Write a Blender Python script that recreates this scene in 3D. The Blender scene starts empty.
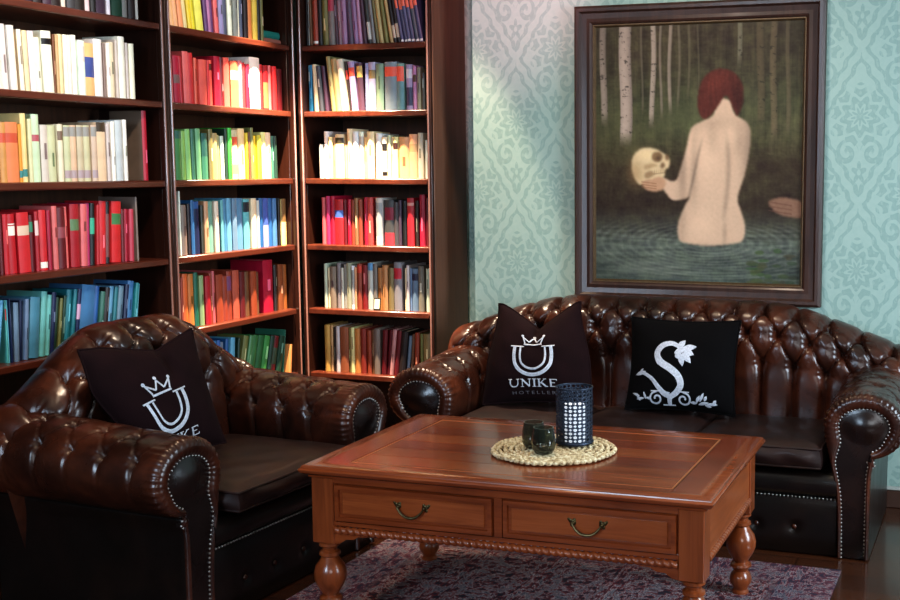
import bpy, bmesh, math, random
import numpy as np
from mathutils import Vector, Matrix

random.seed(7)
rng = np.random.default_rng(7)
SC = bpy.context.scene
COL = SC.collection
PI = math.pi
R = math.radians

# ------------------------------------------------------------------ camera
CAM_H = 1.34
YAW, PITCH = R(18.55), R(6.3)
FPX, PX, PY = 1200.0, 600.0, 300.0
cd = bpy.data.cameras.new('camera')
cam = bpy.data.objects.new('camera', cd)
COL.objects.link(cam)
cam.location = (0, 0, CAM_H)
cam.rotation_euler = (R(90) - PITCH, 0, YAW)
cd.sensor_width = 36
cd.lens = FPX / 900 * 36
cd.shift_x = -(PX - 450) / 900
cd.clip_start = 0.05
SC.camera = cam
_f = Vector((-math.sin(YAW) * math.cos(PITCH), math.cos(YAW) * math.cos(PITCH), -math.sin(PITCH)))
_r = Vector((math.cos(YAW), math.sin(YAW), 0))
_u = _r.cross(_f)


def at(px, py, axis, val):
    d = _r * ((px - PX) / FPX) + _u * ((PY - py) / FPX) + _f
    o = Vector((0, 0, CAM_H))
    return o + d * ((val - o[axis]) / d[axis])


# ------------------------------------------------------------------ helpers
def lin(c):
    return tuple(((v / 255) / 12.92) if v / 255 <= 0.04045 else (((v / 255) + 0.055) / 1.055) ** 2.4 for v in c)


def tag(o, label=None, cat=None, group=None, kind=None):
    if label: o['label'] = label
    if cat: o['category'] = cat
    if group: o['group'] = group
    if kind: o['kind'] = kind
    return o


def empty(name, loc=(0, 0, 0), rz=0.0):
    o = bpy.data.objects.new(name, None)
    COL.objects.link(o)
    o.location = loc
    o.rotation_euler = (0, 0, rz)
    o.empty_display_size = 0.1
    return o


class MB:
    """collects shapes into one mesh"""

    def __init__(self):
        self.v, self.f, self.m = [], [], []

    def add(self, verts, faces, mat=0):
        b = len(self.v)
        self.v.extend([tuple(p) for p in verts])
        for f in faces:
            self.f.append(tuple(b + i for i in f))
            self.m.append(mat)

    def bm(self, bm, mat=0):
        bm.verts.ensure_lookup_table()
        bm.verts.index_update()
        self.add([v.co.copy() for v in bm.verts], [[v.index for v in f.verts] for f in bm.faces], mat)
        bm.free()

    def box(self, x0, x1, y0, y1, z0, z1, mat=0, bev=0.0, mtx=None, seg=1):
        bm = bmesh.new()
        bmesh.ops.create_cube(bm, size=1)
        for v in bm.verts:
            v.co = Vector(((x0 + x1) / 2 + v.co.x * (x1 - x0), (y0 + y1) / 2 + v.co.y * (y1 - y0), (z0 + z1) / 2 + v.co.z * (z1 - z0)))
        if bev > 0:
            bmesh.ops.bevel(bm, geom=list(bm.edges), offset=bev, segments=seg, affect='EDGES', profile=0.5)
        if mtx is not None:
            bm.transform(mtx)
        self.bm(bm, mat)
        return self

    def lathe(self, prof, seg=24, c=(0, 0, 0), mat=0):
        vs, fs = [], []
        n = len(prof)
        for r, z in prof:
            for k in range(seg):
                a = 2 * PI * k / seg
                vs.append((c[0] + r * math.cos(a), c[1] + r * math.sin(a), c[2] + z))
        for i in range(n - 1):
            for k in range(seg):
                k2 = (k + 1) % seg
                fs.append((i * seg + k, i * seg + k2, (i + 1) * seg + k2, (i + 1) * seg + k))
        if prof[0][0] > 1e-6: fs.append(tuple(reversed(range(seg))))
        if prof[-1][0] > 1e-6: fs.append(tuple((n - 1) * seg + k for k in range(seg)))
        self.add(vs, fs, mat)
        return self

    def tube(self, pts, rad, seg=8, mat=0, closed=False):
        pts = [Vector(p) for p in pts]
        n = len(pts)
        rads = rad if isinstance(rad, (list, tuple)) else [rad] * n
        vs, fs = [], []
        up = Vector((0, 0, 1))
        for i, p in enumerate(pts):
            t = (pts[(i + 1) % n] - pts[i - 1]) if closed else (pts[min(i + 1, n - 1)] - pts[max(i - 1, 0)])
            t.normalize()
            if abs(t.dot(up)) > 0.95: up = Vector((1, 0, 0)) if abs(t.x) < 0.9 else Vector((0, 1, 0))
            s = t.cross(up).normalized()
            w = s.cross(t)
            up = w
            for k in range(seg):
                a = 2 * PI * k / seg
                vs.append(p + s * (math.cos(a) * rads[i]) + w * (math.sin(a) * rads[i]))
        for i in range(n if closed else n - 1):
            j = (i + 1) % n
            for k in range(seg):
                k2 = (k + 1) % seg
                fs.append((i * seg + k, i * seg + k2, j * seg + k2, j * seg + k))
        if not closed:
            fs.append(tuple(reversed(range(seg))))
            fs.append(tuple((n - 1) * seg + k for k in range(seg)))
        self.add(vs, fs, mat)
        return self

    def ball(self, c, r, mat=0, u=8, v=5, sc=(1, 1, 1)):
        prof_v, fs = [], []
        vs = [(c[0], c[1], c[2] - r * sc[2])]
        for i in range(1, v):
            th = -PI / 2 + PI * i / v
            for k in range(u):
                a = 2 * PI * k / u
                vs.append((c[0] + r * sc[0] * math.cos(th) * math.cos(a), c[1] + r * sc[1] * math.cos(th) * math.sin(a), c[2] + r * sc[2] * math.sin(th)))
        vs.append((c[0], c[1], c[2] + r * sc[2]))
        for k in range(u):
            fs.append((0, 1 + (k + 1) % u, 1 + k))
        for i in range(v - 2):
            for k in range(u):
                k2 = (k + 1) % u
                fs.append((1 + i * u + k, 1 + i * u + k2, 1 + (i + 1) * u + k2, 1 + (i + 1) * u + k))
        top = len(vs) - 1
        for k in range(u):
            fs.append((top, 1 + (v - 2) * u + k, 1 + (v - 2) * u + (k + 1) % u))
        self.add(vs, fs, mat)
        return self

    def grid(self, fn, nu, nv, mat=0, wrap_u=False, flip=False):
        vs, fs = [], []
        for j in range(nv + 1):
            for i in range(nu if wrap_u else nu + 1):
                vs.append(fn(i / nu, j / nv))
        w = nu if wrap_u else nu + 1
        for j in range(nv):
            for i in range(nu):
                i2 = (i + 1) % w
                q = (j * w + i, j * w + i2, (j + 1) * w + i2, (j + 1) * w + i)
                fs.append(tuple(reversed(q)) if flip else q)
        self.add(vs, fs, mat)
        return self

    def prism(self, poly, h0, h1, axis='z', mat=0):
        """poly: list of 2-D points; extruded along the axis"""
        n = len(poly)

        def P(p, h):
            return {'z': (p[0], p[1], h), 'y': (p[0], h, p[1]), 'x': (h, p[0], p[1])}[axis]
        vs = [P(p, h0) for p in poly] + [P(p, h1) for p in poly]
        fs = [tuple(range(n)), tuple(reversed(range(n, 2 * n)))]
        for i in range(n):
            j = (i + 1) % n
            fs.append((j, i, n + i, n + j))
        self.add(vs, fs, mat)
        return self

    def build(self, name, mats, parent=None, loc=None, ang=38, smooth=True, fix=True):
        me = bpy.data.meshes.new(name)
        me.from_pydata(self.v, [], self.f)
        if not isinstance(mats, (list, tuple)): mats = [mats]
        for m in mats: me.materials.append(m)
        me.polygons.foreach_set('material_index', self.m)
        if fix:
            bm = bmesh.new()
            bm.from_mesh(me)
            bmesh.ops.recalc_face_normals(bm, faces=bm.faces)
            bm.to_mesh(me)
            bm.free()
        if smooth:
            me.polygons.foreach_set('use_smooth', [True] * len(me.polygons))
            me.set_sharp_from_angle(angle=R(ang))
        me.update()
        o = bpy.data.objects.new(name, me)
        COL.objects.link(o)
        if parent is not None: o.parent = parent
        if loc is not None: o.location = loc
        return o


# ------------------------------------------------------------------ materials
class NT:
    def __init__(self, name):
        self.m = bpy.data.materials.new(name)
        self.m.use_nodes = True
        self.t = self.m.node_tree
        self.b = self.t.nodes['Principled BSDF']

    def n(self, typ, **kw):
        x = self.t.nodes.new('ShaderNode' + typ)
        for k, v in kw.items(): setattr(x, k, v)
        return x

    def l(self, a, b):
        self.t.links.new(a, b)

    def val(self, sock, v):
        if isinstance(v, (int, float, tuple, list)): sock.default_value = v
        else: self.l(v, sock)

    def math(self, op, a, b=None, c=None):
        x = self.n('Math', operation=op)
        self.val(x.inputs[0], a)
        if b is not None: self.val(x.inputs[1], b)
        if c is not None: self.val(x.inputs[2], c)
        return x.outputs[0]

    def coord(self, scale=(1, 1, 1), out='Object', rot=(0, 0, 0)):
        tc = self.n('TexCoord')
        mp = self.n('Mapping')
        mp.inputs['Scale'].default_value = scale
        mp.inputs['Rotation'].default_value = rot
        self.l(tc.outputs[out], mp.inputs['Vector'])
        return mp.outputs[0]

    def noise(self, vec, scale, detail=3, rough=0.5, dist=0.0):
        x = self.n('TexNoise')
        x.inputs['Scale'].default_value = scale
        x.inputs['Detail'].default_value = detail
        x.inputs['Roughness'].default_value = rough
        x.inputs['Distortion'].default_value = dist
        if vec is not None: self.l(vec, x.inputs['Vector'])
        return x.outputs['Fac']

    def ramp(self, fac, stops, interp='LINEAR'):
        x = self.n('ValToRGB')
        x.color_ramp.interpolation = interp
        e = x.color_ramp.elements
        while len(e) < len(stops): e.new(0.5)
        for el, (p, c) in zip(e, stops):
            el.position = p
            el.color = (*c[:3], 1)
        self.val(x.inputs[0], fac)
        return x.outputs[0]

    def mix(self, fac, a, b, blend='MIX'):
        x = self.n('Mix', data_type='RGBA', blend_type=blend)
        self.val(x.inputs[0], fac)
        for s, v in ((x.inputs[6], a), (x.inputs[7], b)):
            if isinstance(v, tuple): s.default_value = (*v[:3], 1)
            else: self.l(v, s)
        return x.outputs[2]

    def bump(self, h, strength=0.2, dist=0.01):
        x = self.n('Bump')
        x.inputs['Strength'].default_value = strength
        x.inputs['Distance'].default_value = dist
        self.l(h, x.inputs['Height'])
        self.l(x.outputs[0], self.b.inputs['Normal'])

    def set(self, **kw):
        names = dict(color='Base Color', rough='Roughness', metal='Metallic', coat='Coat Weight', coat_r='Coat Roughness', spec='Specular IOR Level', trans='Transmission Weight',
                     ior='IOR', emit='Emission Color', emit_s='Emission Strength', sheen='Sheen Weight', sheen_r='Sheen Roughness', sss='Subsurface Weight', alpha='Alpha')
        for k, v in kw.items():
            s = self.b.inputs[names[k]]
            if isinstance(v, tuple): s.default_value = (*v[:3], 1)
            elif isinstance(v, (int, float)): s.default_value = v
            else: self.l(v, s)
        return self.m


def leather(name, dark, mid, lite, rough=0.27):
    t = NT(name)
    c = t.coord()
    f = t.noise(c, 5.5, 5, 0.6, 0.6)
    col = t.ramp(f, [(0.3, lin(dark)), (0.52, lin(mid)), (0.72, lin(lite))])
    f2 = t.noise(c, 260, 2)
    f3 = t.noise(c, 40, 3)
    t.set(color=col, rough=t.math('MULTIPLY_ADD', t.noise(c, 9, 3), 0.16, rough - 0.08), coat=0.12, coat_r=0.2, spec=0.5)
    t.bump(t.math('ADD', t.math('MULTIPLY', f2, 0.35), f3), 0.12, 0.004)
    return t.m


M = {}
M['leather'] = leather('brown_leather', (30, 14, 9), (58, 28, 18), (88, 45, 28), 0.29)
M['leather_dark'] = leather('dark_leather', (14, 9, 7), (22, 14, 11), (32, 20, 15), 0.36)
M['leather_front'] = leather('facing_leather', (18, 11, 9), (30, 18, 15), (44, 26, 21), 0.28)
M['leather_seat'] = leather('seat_leather', (26, 11, 8), (38, 16, 11), (50, 23, 15), 0.55)


def plain(name, rgb, rough=0.5, metal=0.0, var=0.0, vs=20, bump=0.0, bs=120, **kw):
    t = NT(name)
    c = t.coord()
    if var:
        col = t.mix(t.noise(c, vs, 3), lin([max(0, v * (1 - var)) for v in rgb]), lin([min(255, v * (1 + var)) for v in rgb]))
    else:
        col = lin(rgb)
    t.set(color=col, rough=rough, metal=metal, **kw)
    if bump: t.bump(t.noise(c, bs, 3), bump, 0.004)
    return t.m


def wood(name, a, b, c3, rough=0.35, axis=0, scale=9, coat=0.0, streak=14, bump=0.05):
    t = NT(name)
    s = [scale] * 3
    s[axis] = scale / streak
    s = [v * 3 for v in s]
    co = t.coord(tuple(s))
    f = t.noise(co, 1.0, 6, 0.62, 1.2)
    g = t.noise(t.coord((3, 3, 3)), 1.0, 3)
    f = t.math('MULTIPLY_ADD', g, 0.35, t.math('MULTIPLY', f, 0.75))
    col = t.ramp(f, [(0.32, lin(a)), (0.52, lin(b)), (0.74, lin(c3))])
    t.set(color=col, rough=rough, coat=coat, coat_r=0.12)
    t.bump(f, bump, 0.004)
    return t.m


M['case'] = wood('bookcase_wood', (38, 18, 12), (48, 24, 16), (58, 30, 20), 0.3, axis=2, coat=0.25)
M['case_shelf'] = wood('shelf_wood', (58, 26, 17), (82, 38, 25), (100, 50, 34), 0.3, axis=1, coat=0.25)
M['case_back'] = wood('bookcase_back_wood', (46, 25, 14), (66, 37, 21), (84, 50, 29), 0.5, axis=2)
M['bead'] = plain('bead_highlight_wood', (150, 108, 96), 0.22, coat=0.5)  # pale pinkish tone: edge highlights along the stiles put into the colour
M['case_side_lit'] = wood('bookcase_lit_side_wood', (96, 66, 52), (108, 75, 59), (120, 84, 66), 0.45, axis=2)  # case wood lightened: diffuse light on the end panel put into the colour
M['table'] = wood('mahogany_table', (92, 42, 20), (126, 60, 29), (152, 78, 40), 0.26, axis=0, coat=0.35)
M['table_b'] = wood('mahogany_plank_light', (110, 54, 27), (144, 74, 38), (168, 92, 50), 0.24, axis=0, coat=0.35)
M['table_c'] = wood('mahogany_plank_red', (90, 38, 20), (120, 52, 28), (142, 68, 38), 0.24, axis=0, coat=0.35)
M['table_v'] = wood('mahogany_upright', (94, 44, 21), (130, 64, 31), (154, 82, 43), 0.28, axis=2, coat=0.3)
M['table_side_lit'] = wood('mahogany_lit_side', (116, 58, 30), (152, 80, 43), (174, 98, 56), 0.28, axis=1, coat=0.3)  # lighter orange: window light on the side apron put into the wood colour
M['groove'] = plain('table_groove', (70, 30, 18), 0.5)
M['inlay'] = plain('pale_inlay_wood', (176, 112, 70), 0.35)
M['brass'] = plain('aged_brass', (84, 72, 48), 0.38, 0.9, var=0.3, vs=90)
M['nail'] = plain('pewter_nail', (168, 164, 160), 0.3, 0.9)
M['velvet_brown'] = plain('aubergine_velvet', (30, 15, 17), 0.95, var=0.25, vs=14, bump=0.25, bs=300, spec=0.15)
M['velvet_black'] = plain('black_velvet', (11, 9, 10), 0.95, var=0.25, vs=14, bump=0.25, bs=300, spec=0.15)
M['silver'] = plain('silver_embroidery', (196, 200, 214), 0.42, 0.25, var=0.22, vs=160, bump=0.6, bs=420)
M['silver_dim'] = plain('grey_embroidery', (120, 118, 124), 0.5, 0.2, var=0.2, vs=160)
M['pages'] = plain('book_pages', (206, 190, 160), 0.8, var=0.1, vs=300)
M['frame'] = wood('frame_wood', (40, 23, 17), (56, 33, 25), (74, 46, 36), 0.5, axis=2, coat=0.15)
M['gilt'] = plain('gilt_slip', (96, 74, 50), 0.45, 0.4, var=0.2, vs=60)
M['lantern'] = plain('blue_black_metal', (60, 68, 82), 0.42, 0.7, var=0.2, vs=60)
M['candle'] = plain('white_wax', (240, 243, 250), 0.5, emit=(0.86, 0.92, 1.0), emit_s=0.5)
M['wick'] = plain('wick', (30, 26, 22), 0.9)


def m_smoked_glass():
    t = NT('smoked_glass')
    t.set(color=lin((140, 146, 132)), rough=0.02, trans=0.95, ior=1.45, coat=0.3)
    return t.m


M['glass'] = m_smoked_glass()


def m_seagrass():
    t = NT('seagrass')
    c = t.coord((1, 1, 1))
    f = t.noise(c, 95, 3, 0.6)
    t.set(color=t.ramp(f, [(0.3, lin((120, 92, 60))), (0.48, lin((206, 182, 140))), (0.64, lin((240, 226, 190)))]), rough=0.7)
    t.bump(f, 0.6, 0.004)
    return t.m


M['seagrass'] = m_seagrass()


def m_damask(name, base, fig, u_axis='X'):
    t = NT(name)
    tc = t.n('TexCoord')
    sp = t.n('SeparateXYZ')
    t.l(tc.outputs['Object'], sp.inputs[0])
    ux = sp.outputs[u_axis]
    vz = sp.outputs['Z']
    mm = t.math
    X = mm('DIVIDE', ux, 0.36)
    Z = mm('DIVIDE', vz, 0.60)

    def cell(v, off):
        return mm('SUBTRACT', mm('FRACT', mm('ADD', v, off + 0.5)), 0.5)
    axx, azz, bxx, bzz = cell(X, 0.0), cell(Z, 0.0), cell(X, 0.5), cell(Z, 0.5)
    dA = mm('ADD', mm('ABSOLUTE', axx), mm('ABSOLUTE', azz))
    sel = mm('LESS_THAN', dA, 0.5)
    inv = mm('SUBTRACT', 1.0, sel)
    lx = mm('ABSOLUTE', mm('ADD', mm('MULTIPLY', axx, sel), mm('MULTIPLY', bxx, inv)))
    lz = mm('ADD', mm('MULTIPLY', azz, sel), mm('MULTIPLY', bzz, inv))
    d = mm('ADD', lx, mm('ABSOLUTE', lz))

    def polar(cx_, cz_, sx_=1.0):
        px = mm('MULTIPLY', mm('SUBTRACT', lx, cx_), sx_)
        pz = mm('SUBTRACT', lz, cz_)
        r_ = mm('SQRT', mm('ADD', mm('MULTIPLY', px, px), mm('MULTIPLY', pz, pz)))
        return r_, mm('ARCTAN2', px, pz)

    def lt(a_, b_): return mm('LESS_THAN', a_, b_)
    # palmette of lobed leaves
    r1, t1 = polar(0.0, 0.06, 0.62)
    lobes = mm('MULTIPLY_ADD', mm('ABSOLUTE', mm('COSINE', mm('MULTIPLY', t1, 4.5))), 0.085, 0.135)
    palm = mm('MULTIPLY', lt(r1, lobes), mm('GREATER_THAN', mm('SINE', mm('ADD', mm('MULTIPLY', r1, 84.0), mm('MULTIPLY', mm('COSINE', mm('MULTIPLY', t1, 9.0)), 1.6))), -0.45))
    # scrolls under it
    r2, t2 = polar(0.13, -0.17, 0.7)
    scr = mm('MULTIPLY', lt(r2, 0.085), mm('GREATER_THAN', mm('SINE', mm('ADD', mm('MULTIPLY', r2, 90.0), t2)), -0.1))
    r3, t3 = polar(0.0, -0.30, 0.9)
    drop_ = mm('MULTIPLY', lt(r3, mm('MULTIPLY_ADD', mm('COSINE', mm('MULTIPLY', t3, 5.0)), 0.02, 0.055)), mm('GREATER_THAN', r3, 0.018))
    # ogee leaf band
    wav = mm('MULTIPLY', mm('SINE', mm('MULTIPLY', lz, 62.0)), 0.014)
    band = lt(mm('ABSOLUTE', mm('ADD', mm('SUBTRACT', d, 0.435), wav)), 0.026)
    motif = mm('MAXIMUM', mm('MAXIMUM', palm, scr), mm('MAXIMUM', drop_, band))
    cb = t.n('CombineXYZ')
    t.val(cb.inputs[0], lx)
    t.val(cb.inputs[1], lz)
    lace = t.noise(cb.outputs[0], 26, 2, 0.5)
    fac = mm('MULTIPLY', motif, mm('MULTIPLY_ADD', mm('GREATER_THAN', lace, 0.42), 0.45, 0.55))
    grain = t.noise(tc.outputs['Object'], 55, 3)
    col = t.mix(fac, lin(base), lin(fig))
    col = t.mix(t.math('MULTIPLY', grain, 0.2), col, lin((210, 215, 205)))
    t.set(color=col, rough=t.math('MULTIPLY_ADD', fac, -0.12, 0.62))
    t.bump(fac, 0.08, 0.004)
    return t.m


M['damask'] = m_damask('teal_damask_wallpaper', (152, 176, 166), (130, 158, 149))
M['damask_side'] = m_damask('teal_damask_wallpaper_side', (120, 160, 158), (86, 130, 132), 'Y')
M['plaster'] = plain('dark_alcove_plaster', (70, 62, 56), 0.8, var=0.1)


def m_floor():
    t = NT('floor_boards')
    br = t.n('TexBrick')
    br.offset = 0.45
    br.inputs['Color1'].default_value = (*lin((92, 54, 34)), 1)
    br.inputs['Color2'].default_value = (*lin((70, 40, 26)), 1)
    br.inputs['Mortar'].default_value = (*lin((28, 16, 11)), 1)
    br.inputs['Scale'].default_value = 1
    br.inputs['Mortar Size'].default_value = 0.003
    br.inputs['Brick Width'].default_value = 1.4
    br.inputs['Row Height'].default_value = 0.13
    t.l(t.coord(), br.inputs['Vector'])
    f = t.noise(t.coord((2, 30, 1)), 1.5, 5, 0.6, 0.8)
    col = t.mix(t.math('MULTIPLY', f, 0.6), br.outputs[0], lin((44, 24, 16)))
    t.set(color=col, rough=0.22, coat=0.4, coat_r=0.1)
    return t.m


def m_rug():
    t = NT('persian_rug')
    tc = t.n('TexCoord')
    sp = t.n('SeparateXYZ')
    t.l(tc.outputs['Object'], sp.inputs[0])
    X, Y = sp.outputs[0], sp.outputs[1]
    ax = t.math('MULTIPLY', X, 2 * PI / 0.52)
    ay = t.math('MULTIPLY', Y, 2 * PI / 0.64)
    cx, cy, sy = t.math('COSINE', ax), t.math('COSINE', ay), t.math('SINE', ay)
    cb = t.n('CombineXYZ')
    t.val(cb.inputs[0], t.math('MULTIPLY', t.math('MULTIPLY', cx, cy), 3.2))
    t.val(cb.inputs[1], t.math('MULTIPLY', t.math('MULTIPLY', cx, sy), 3.2))
    t.val(cb.inputs[2], t.math('MULTIPLY', t.math('COSINE', t.math('MULTIPLY', ax, 2)), 1.6))
    n1 = t.noise(cb.outputs[0], 2.0, 4, 0.68, 0.8)
    vo = t.n('TexVoronoi', feature='F1')
    vo.inputs['Scale'].default_value = 30
    t.l(tc.outputs['Object'], vo.inputs['Vector'])
    n2 = t.noise(tc.outputs['Object'], 24, 4, 0.7)
    pat = t.math('ADD', t.math('MULTIPLY_ADD', vo.outputs['Distance'], 0.16, t.math('MULTIPLY', n1, 0.62)), t.math('MULTIPLY', n2, 0.34))
    col = t.ramp(pat, [(0.42, lin((18, 20, 40))), (0.50, lin((98, 20, 30))), (0.545, lin((134, 40, 44))), (0.566, lin((190, 178, 176))), (0.59, lin((40, 44, 68))), (0.635, lin((152, 142, 142))), (0.67, lin((98, 22, 38)))], 'CONSTANT')
    wear = t.noise(tc.outputs['Object'], 3, 4)
    col = t.mix(t.math('MULTIPLY', wear, 0.25), col, lin((62, 40, 46)))
    # border stripes
    ex = t.math('ABSOLUTE', X)
    ey = t.math('ABSOLUTE', Y)
    bx = t.math('MAXIMUM', t.math('SUBTRACT', ex, 0.80 - 0.20), t.math('SUBTRACT', ey, 1.18 - 0.20))
    inb = t.math('GREATER_THAN', bx, 0.0)
    st = t.math('LESS_THAN', t.math('ABSOLUTE', t.math('SUBTRACT', bx, 0.012)), 0.008)
    bcol = t.mix(0.3, col, lin((46, 48, 80)))
    col = t.mix(inb, col, bcol)
    col = t.mix(t.math('MULTIPLY', st, 0.35), col, lin((90, 60, 56)))
    t.set(color=col, rough=0.92)
    t.bump(t.noise(tc.outputs['Object'], 320, 2), 0.5, 0.004)
    return t.m


M['floor'] = m_floor()
M['rug'] = m_rug()
M['base'] = plain('baseboard_brown', (74, 50, 40), 0.4)
M['base_lip'] = plain('baseboard_pale_lip', (176, 176, 168), 0.4)

# ------------------------------------------------------------------ setting
XL, YA, YW = -3.35, 5.105, 4.78     # left wall, alcove wall, sofa wall


def struct(name, mb, m):
    return tag(mb.build(name, m), kind='structure')


struct('floor', MB().box(-3.6, 2.2, -1.2, 5.4, -0.06, 0.0), M['floor'])
struct('wall_left', MB().box(XL - 0.08, XL, -1.2, YA + 0.1, 0, 2.75), M['plaster'])
struct('wall_alcove', MB().box(XL, -2.17, YA, YA + 0.08, 0, 2.75), M['damask'])
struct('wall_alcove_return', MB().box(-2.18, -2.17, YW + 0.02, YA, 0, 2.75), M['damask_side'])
struct('wall_back', MB().box(-2.18, 2.2, YW, YW + 0.02, 0, 2.75), M['damask'])
M['ceiling'] = plain('ceiling_paint', (196, 184, 166), 0.8, var=0.04)
struct('ceiling', MB().box(-3.45, 2.3, -1.3, 5.2, 2.76, 2.82), M['ceiling'])
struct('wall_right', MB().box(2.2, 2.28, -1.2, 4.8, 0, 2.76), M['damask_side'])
struct('wall_front', MB().box(-3.35, 2.2, -1.28, -1.2, 0, 2.76), M['damask'])
bb = MB()
bb.box(-2.18, 2.2, YW - 0.018, YW, 0, 0.07, 0, 0.003)
bb.box(-2.18, 2.2, YW - 0.022, YW, 0.0705, 0.085, 1, 0.004)
struct('baseboard_back', bb, [M['base'], M['base_lip']])

# ------------------------------------------------------------------ bookcases
SHELF_Z = [0.115, 0.409, 0.7027, 0.9935, 1.291, 1.589, 1.879, 2.175]
XF = -3.024      # front of the two cases on the left wall
YF = 4.725       # front of the case in the alcove


def bookcase(name, label, along, a0, a1, front, depth, first_stile, last_stile):
    """along 'y': case on the left wall spanning y a0..a1, facing +x; along 'x': facing -y"""
    root = empty(name, (front, (a0 + a1) / 2, 0) if along == 'y' else ((a0 + a1) / 2, front, 0))
    tag(root, label, 'bookcase', 'tall dark bookcases')
    half = (a1 - a0) / 2

    def B(mb, s0, s1, d0, d1, z0, z1, mat=0, bev=0.002):
        # s along the case, d depth behind the front
        if along == 'y': mb.box(-d1, -d0, s0, s1, z0, z1, mat, bev)
        else: mb.box(s0, s1, d0, d1, z0, z1, mat, bev)
        return mb
    top = 2.32
    for s0, s1 in ((-half, -half + 0.022), (half - 0.022, half)):
        B(MB(), s0, s1, 0.022, depth, 0.0, top).build('side_panel', M['case_side_lit'] if along == 'x' and s0 > 0 else M['case'], root)
    B(MB(), -half + 0.0225, half - 0.0225, depth - 0.012, depth, 0.06, top - 0.03, 0, 0).build('back_panel', M['case_back'], root)
    for z in SHELF_Z:
        B(MB(), -half + 0.0228, half - 0.0228, 0.004 if z < 2 else 0.0, depth - 0.0125, z - 0.026, z, 0, 0.004).build('shelf', M['case_shelf'], root)
    for w, sgn in ((first_stile, -1), (last_stile, 1)):
        if w <= 0: continue
        s0, s1 = (-half, -half + w) if sgn < 0 else (half - w, half)
        st = B(MB(), s0, s1, 0.0, 0.0215, 0.0, top).build('stile', M['case'], root)
        e = s1 if sgn < 0 else s0
        bd = MB()
        for ee in (e - 0.006 * (1 if sgn < 0 else -1),):
            p = [(0.001, ee, 0.08), (0.001, ee, top - 0.05)] if along == 'y' else [(ee, -0.001, 0.08), (ee, -0.001, top - 0.05)]
            bd.tube(p, 0.0042, 8)
        bd.build('bead_moulding', M['bead'], st)
    B(MB(), -half, half, 0.0, depth, top + 0.0005, top + 0.06, 0, 0.008).build('cornice', M['case'], root)
    B(MB(), -half + 0.0228, half - 0.0228, 0.03, 0.05, 0.0, SHELF_Z[0] - 0.027).build('plinth', M['case'], root)
    return root


bookcase('bookcase', 'left dark wooden bookcase behind the armchair, with white, beige, red and blue shelves', 'y', 2.30, 3.8505, XF, 0.315, 0.03, 0.026)
bookcase('bookcase', 'dark wooden bookcase in the corner with rainbow-ordered red, green and blue books', 'y', 3.852, 4.718, XF, 0.315, 0.026, 0.012)
bookcase('bookcase', 'dark wooden bookcase beside the teal wall, its brown side panel towards the painting', 'x', -3.012, -2.354, YF, 0.355, 0.024, 0.020)

# ------------------------------------------------------------------ books
PAL = dict(
    wh=((238, 232, 222), 'white'), cr=((228, 208, 172), 'cream'), cy=((232, 216, 150), 'pale yellow'), tn=((196, 158, 112), 'tan'), ot=((206, 140, 84), 'orange-tan'), am=((202, 138, 48), 'amber'),
    pg=((206, 206, 178), 'pale grey-green'), bg=((204, 188, 162), 'beige'), gw=((196, 192, 184), 'grey-white'), gy=((134, 130, 124), 'grey'), gb=((124, 112, 100), 'grey-brown'), dg=((66, 64, 64), 'charcoal'),
    dk=((44, 32, 30), 'dark brown'), bk=((26, 22, 24), 'black'), rd=((172, 32, 44), 'red'), rr=((196, 44, 52), 'bright red'), cm=((164, 24, 56), 'crimson'), mr=((96, 22, 30), 'maroon'), pk=((214, 104, 110), 'pink-red'),
    sa=((216, 96, 80), 'salmon'), co=((222, 100, 76), 'coral'), mg=((186, 44, 96), 'magenta'), ru=((146, 66, 44), 'rust'), br=((112, 72, 48), 'brown'), or_=((210, 104, 52), 'orange'), pe=((236, 176, 126), 'peach'),
    ye=((232, 200, 48), 'yellow'), yo=((188, 180, 60), 'olive-yellow'), ol=((118, 112, 66), 'olive'), kh=((168, 160, 104), 'khaki'), lg=((140, 178, 102), 'light green'), gr=((70, 130, 72), 'green'), bgr=((58, 172, 62), 'bright green'),
    gt=((60, 112, 92), 'teal-green'), dgr=((30, 62, 46), 'dark green'), te=((38, 118, 128), 'teal'), aq=((104, 172, 182), 'aqua'), lb=((104, 158, 198), 'light blue'), bl=((44, 98, 160), 'blue'), sb=((74, 128, 168), 'steel blue'),
    nv=((24, 36, 76), 'navy'), id_=((52, 58, 140), 'indigo'), gbl=((108, 128, 152), 'grey-blue'), la=((160, 156, 196), 'lavender'), li=((176, 132, 176), 'lilac'), pu=((96, 54, 110), 'purple'), pl=((72, 50, 66), 'plum'), ma=((150, 118, 140), 'mauve'),
    sl=((84, 88, 112), 'slate'), gt2=((122, 148, 142), 'grey-teal'), go=((196, 156, 84), 'golden'))
_bm = {}


def bmat(rgb, rough=0.45):
    k = tuple(int(v) for v in rgb)
    if k not in _bm:
        t = NT('book_cloth')
        c = t.coord()
        f = t.noise(c, 16, 2)
        col = t.mix(f, lin([v * 0.86 for v in k]), lin([min(255, v * 1.1) for v in k]))
        t.set(color=col, rough=rough)
        _bm[k] = t.m
    return _bm[k]


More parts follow.
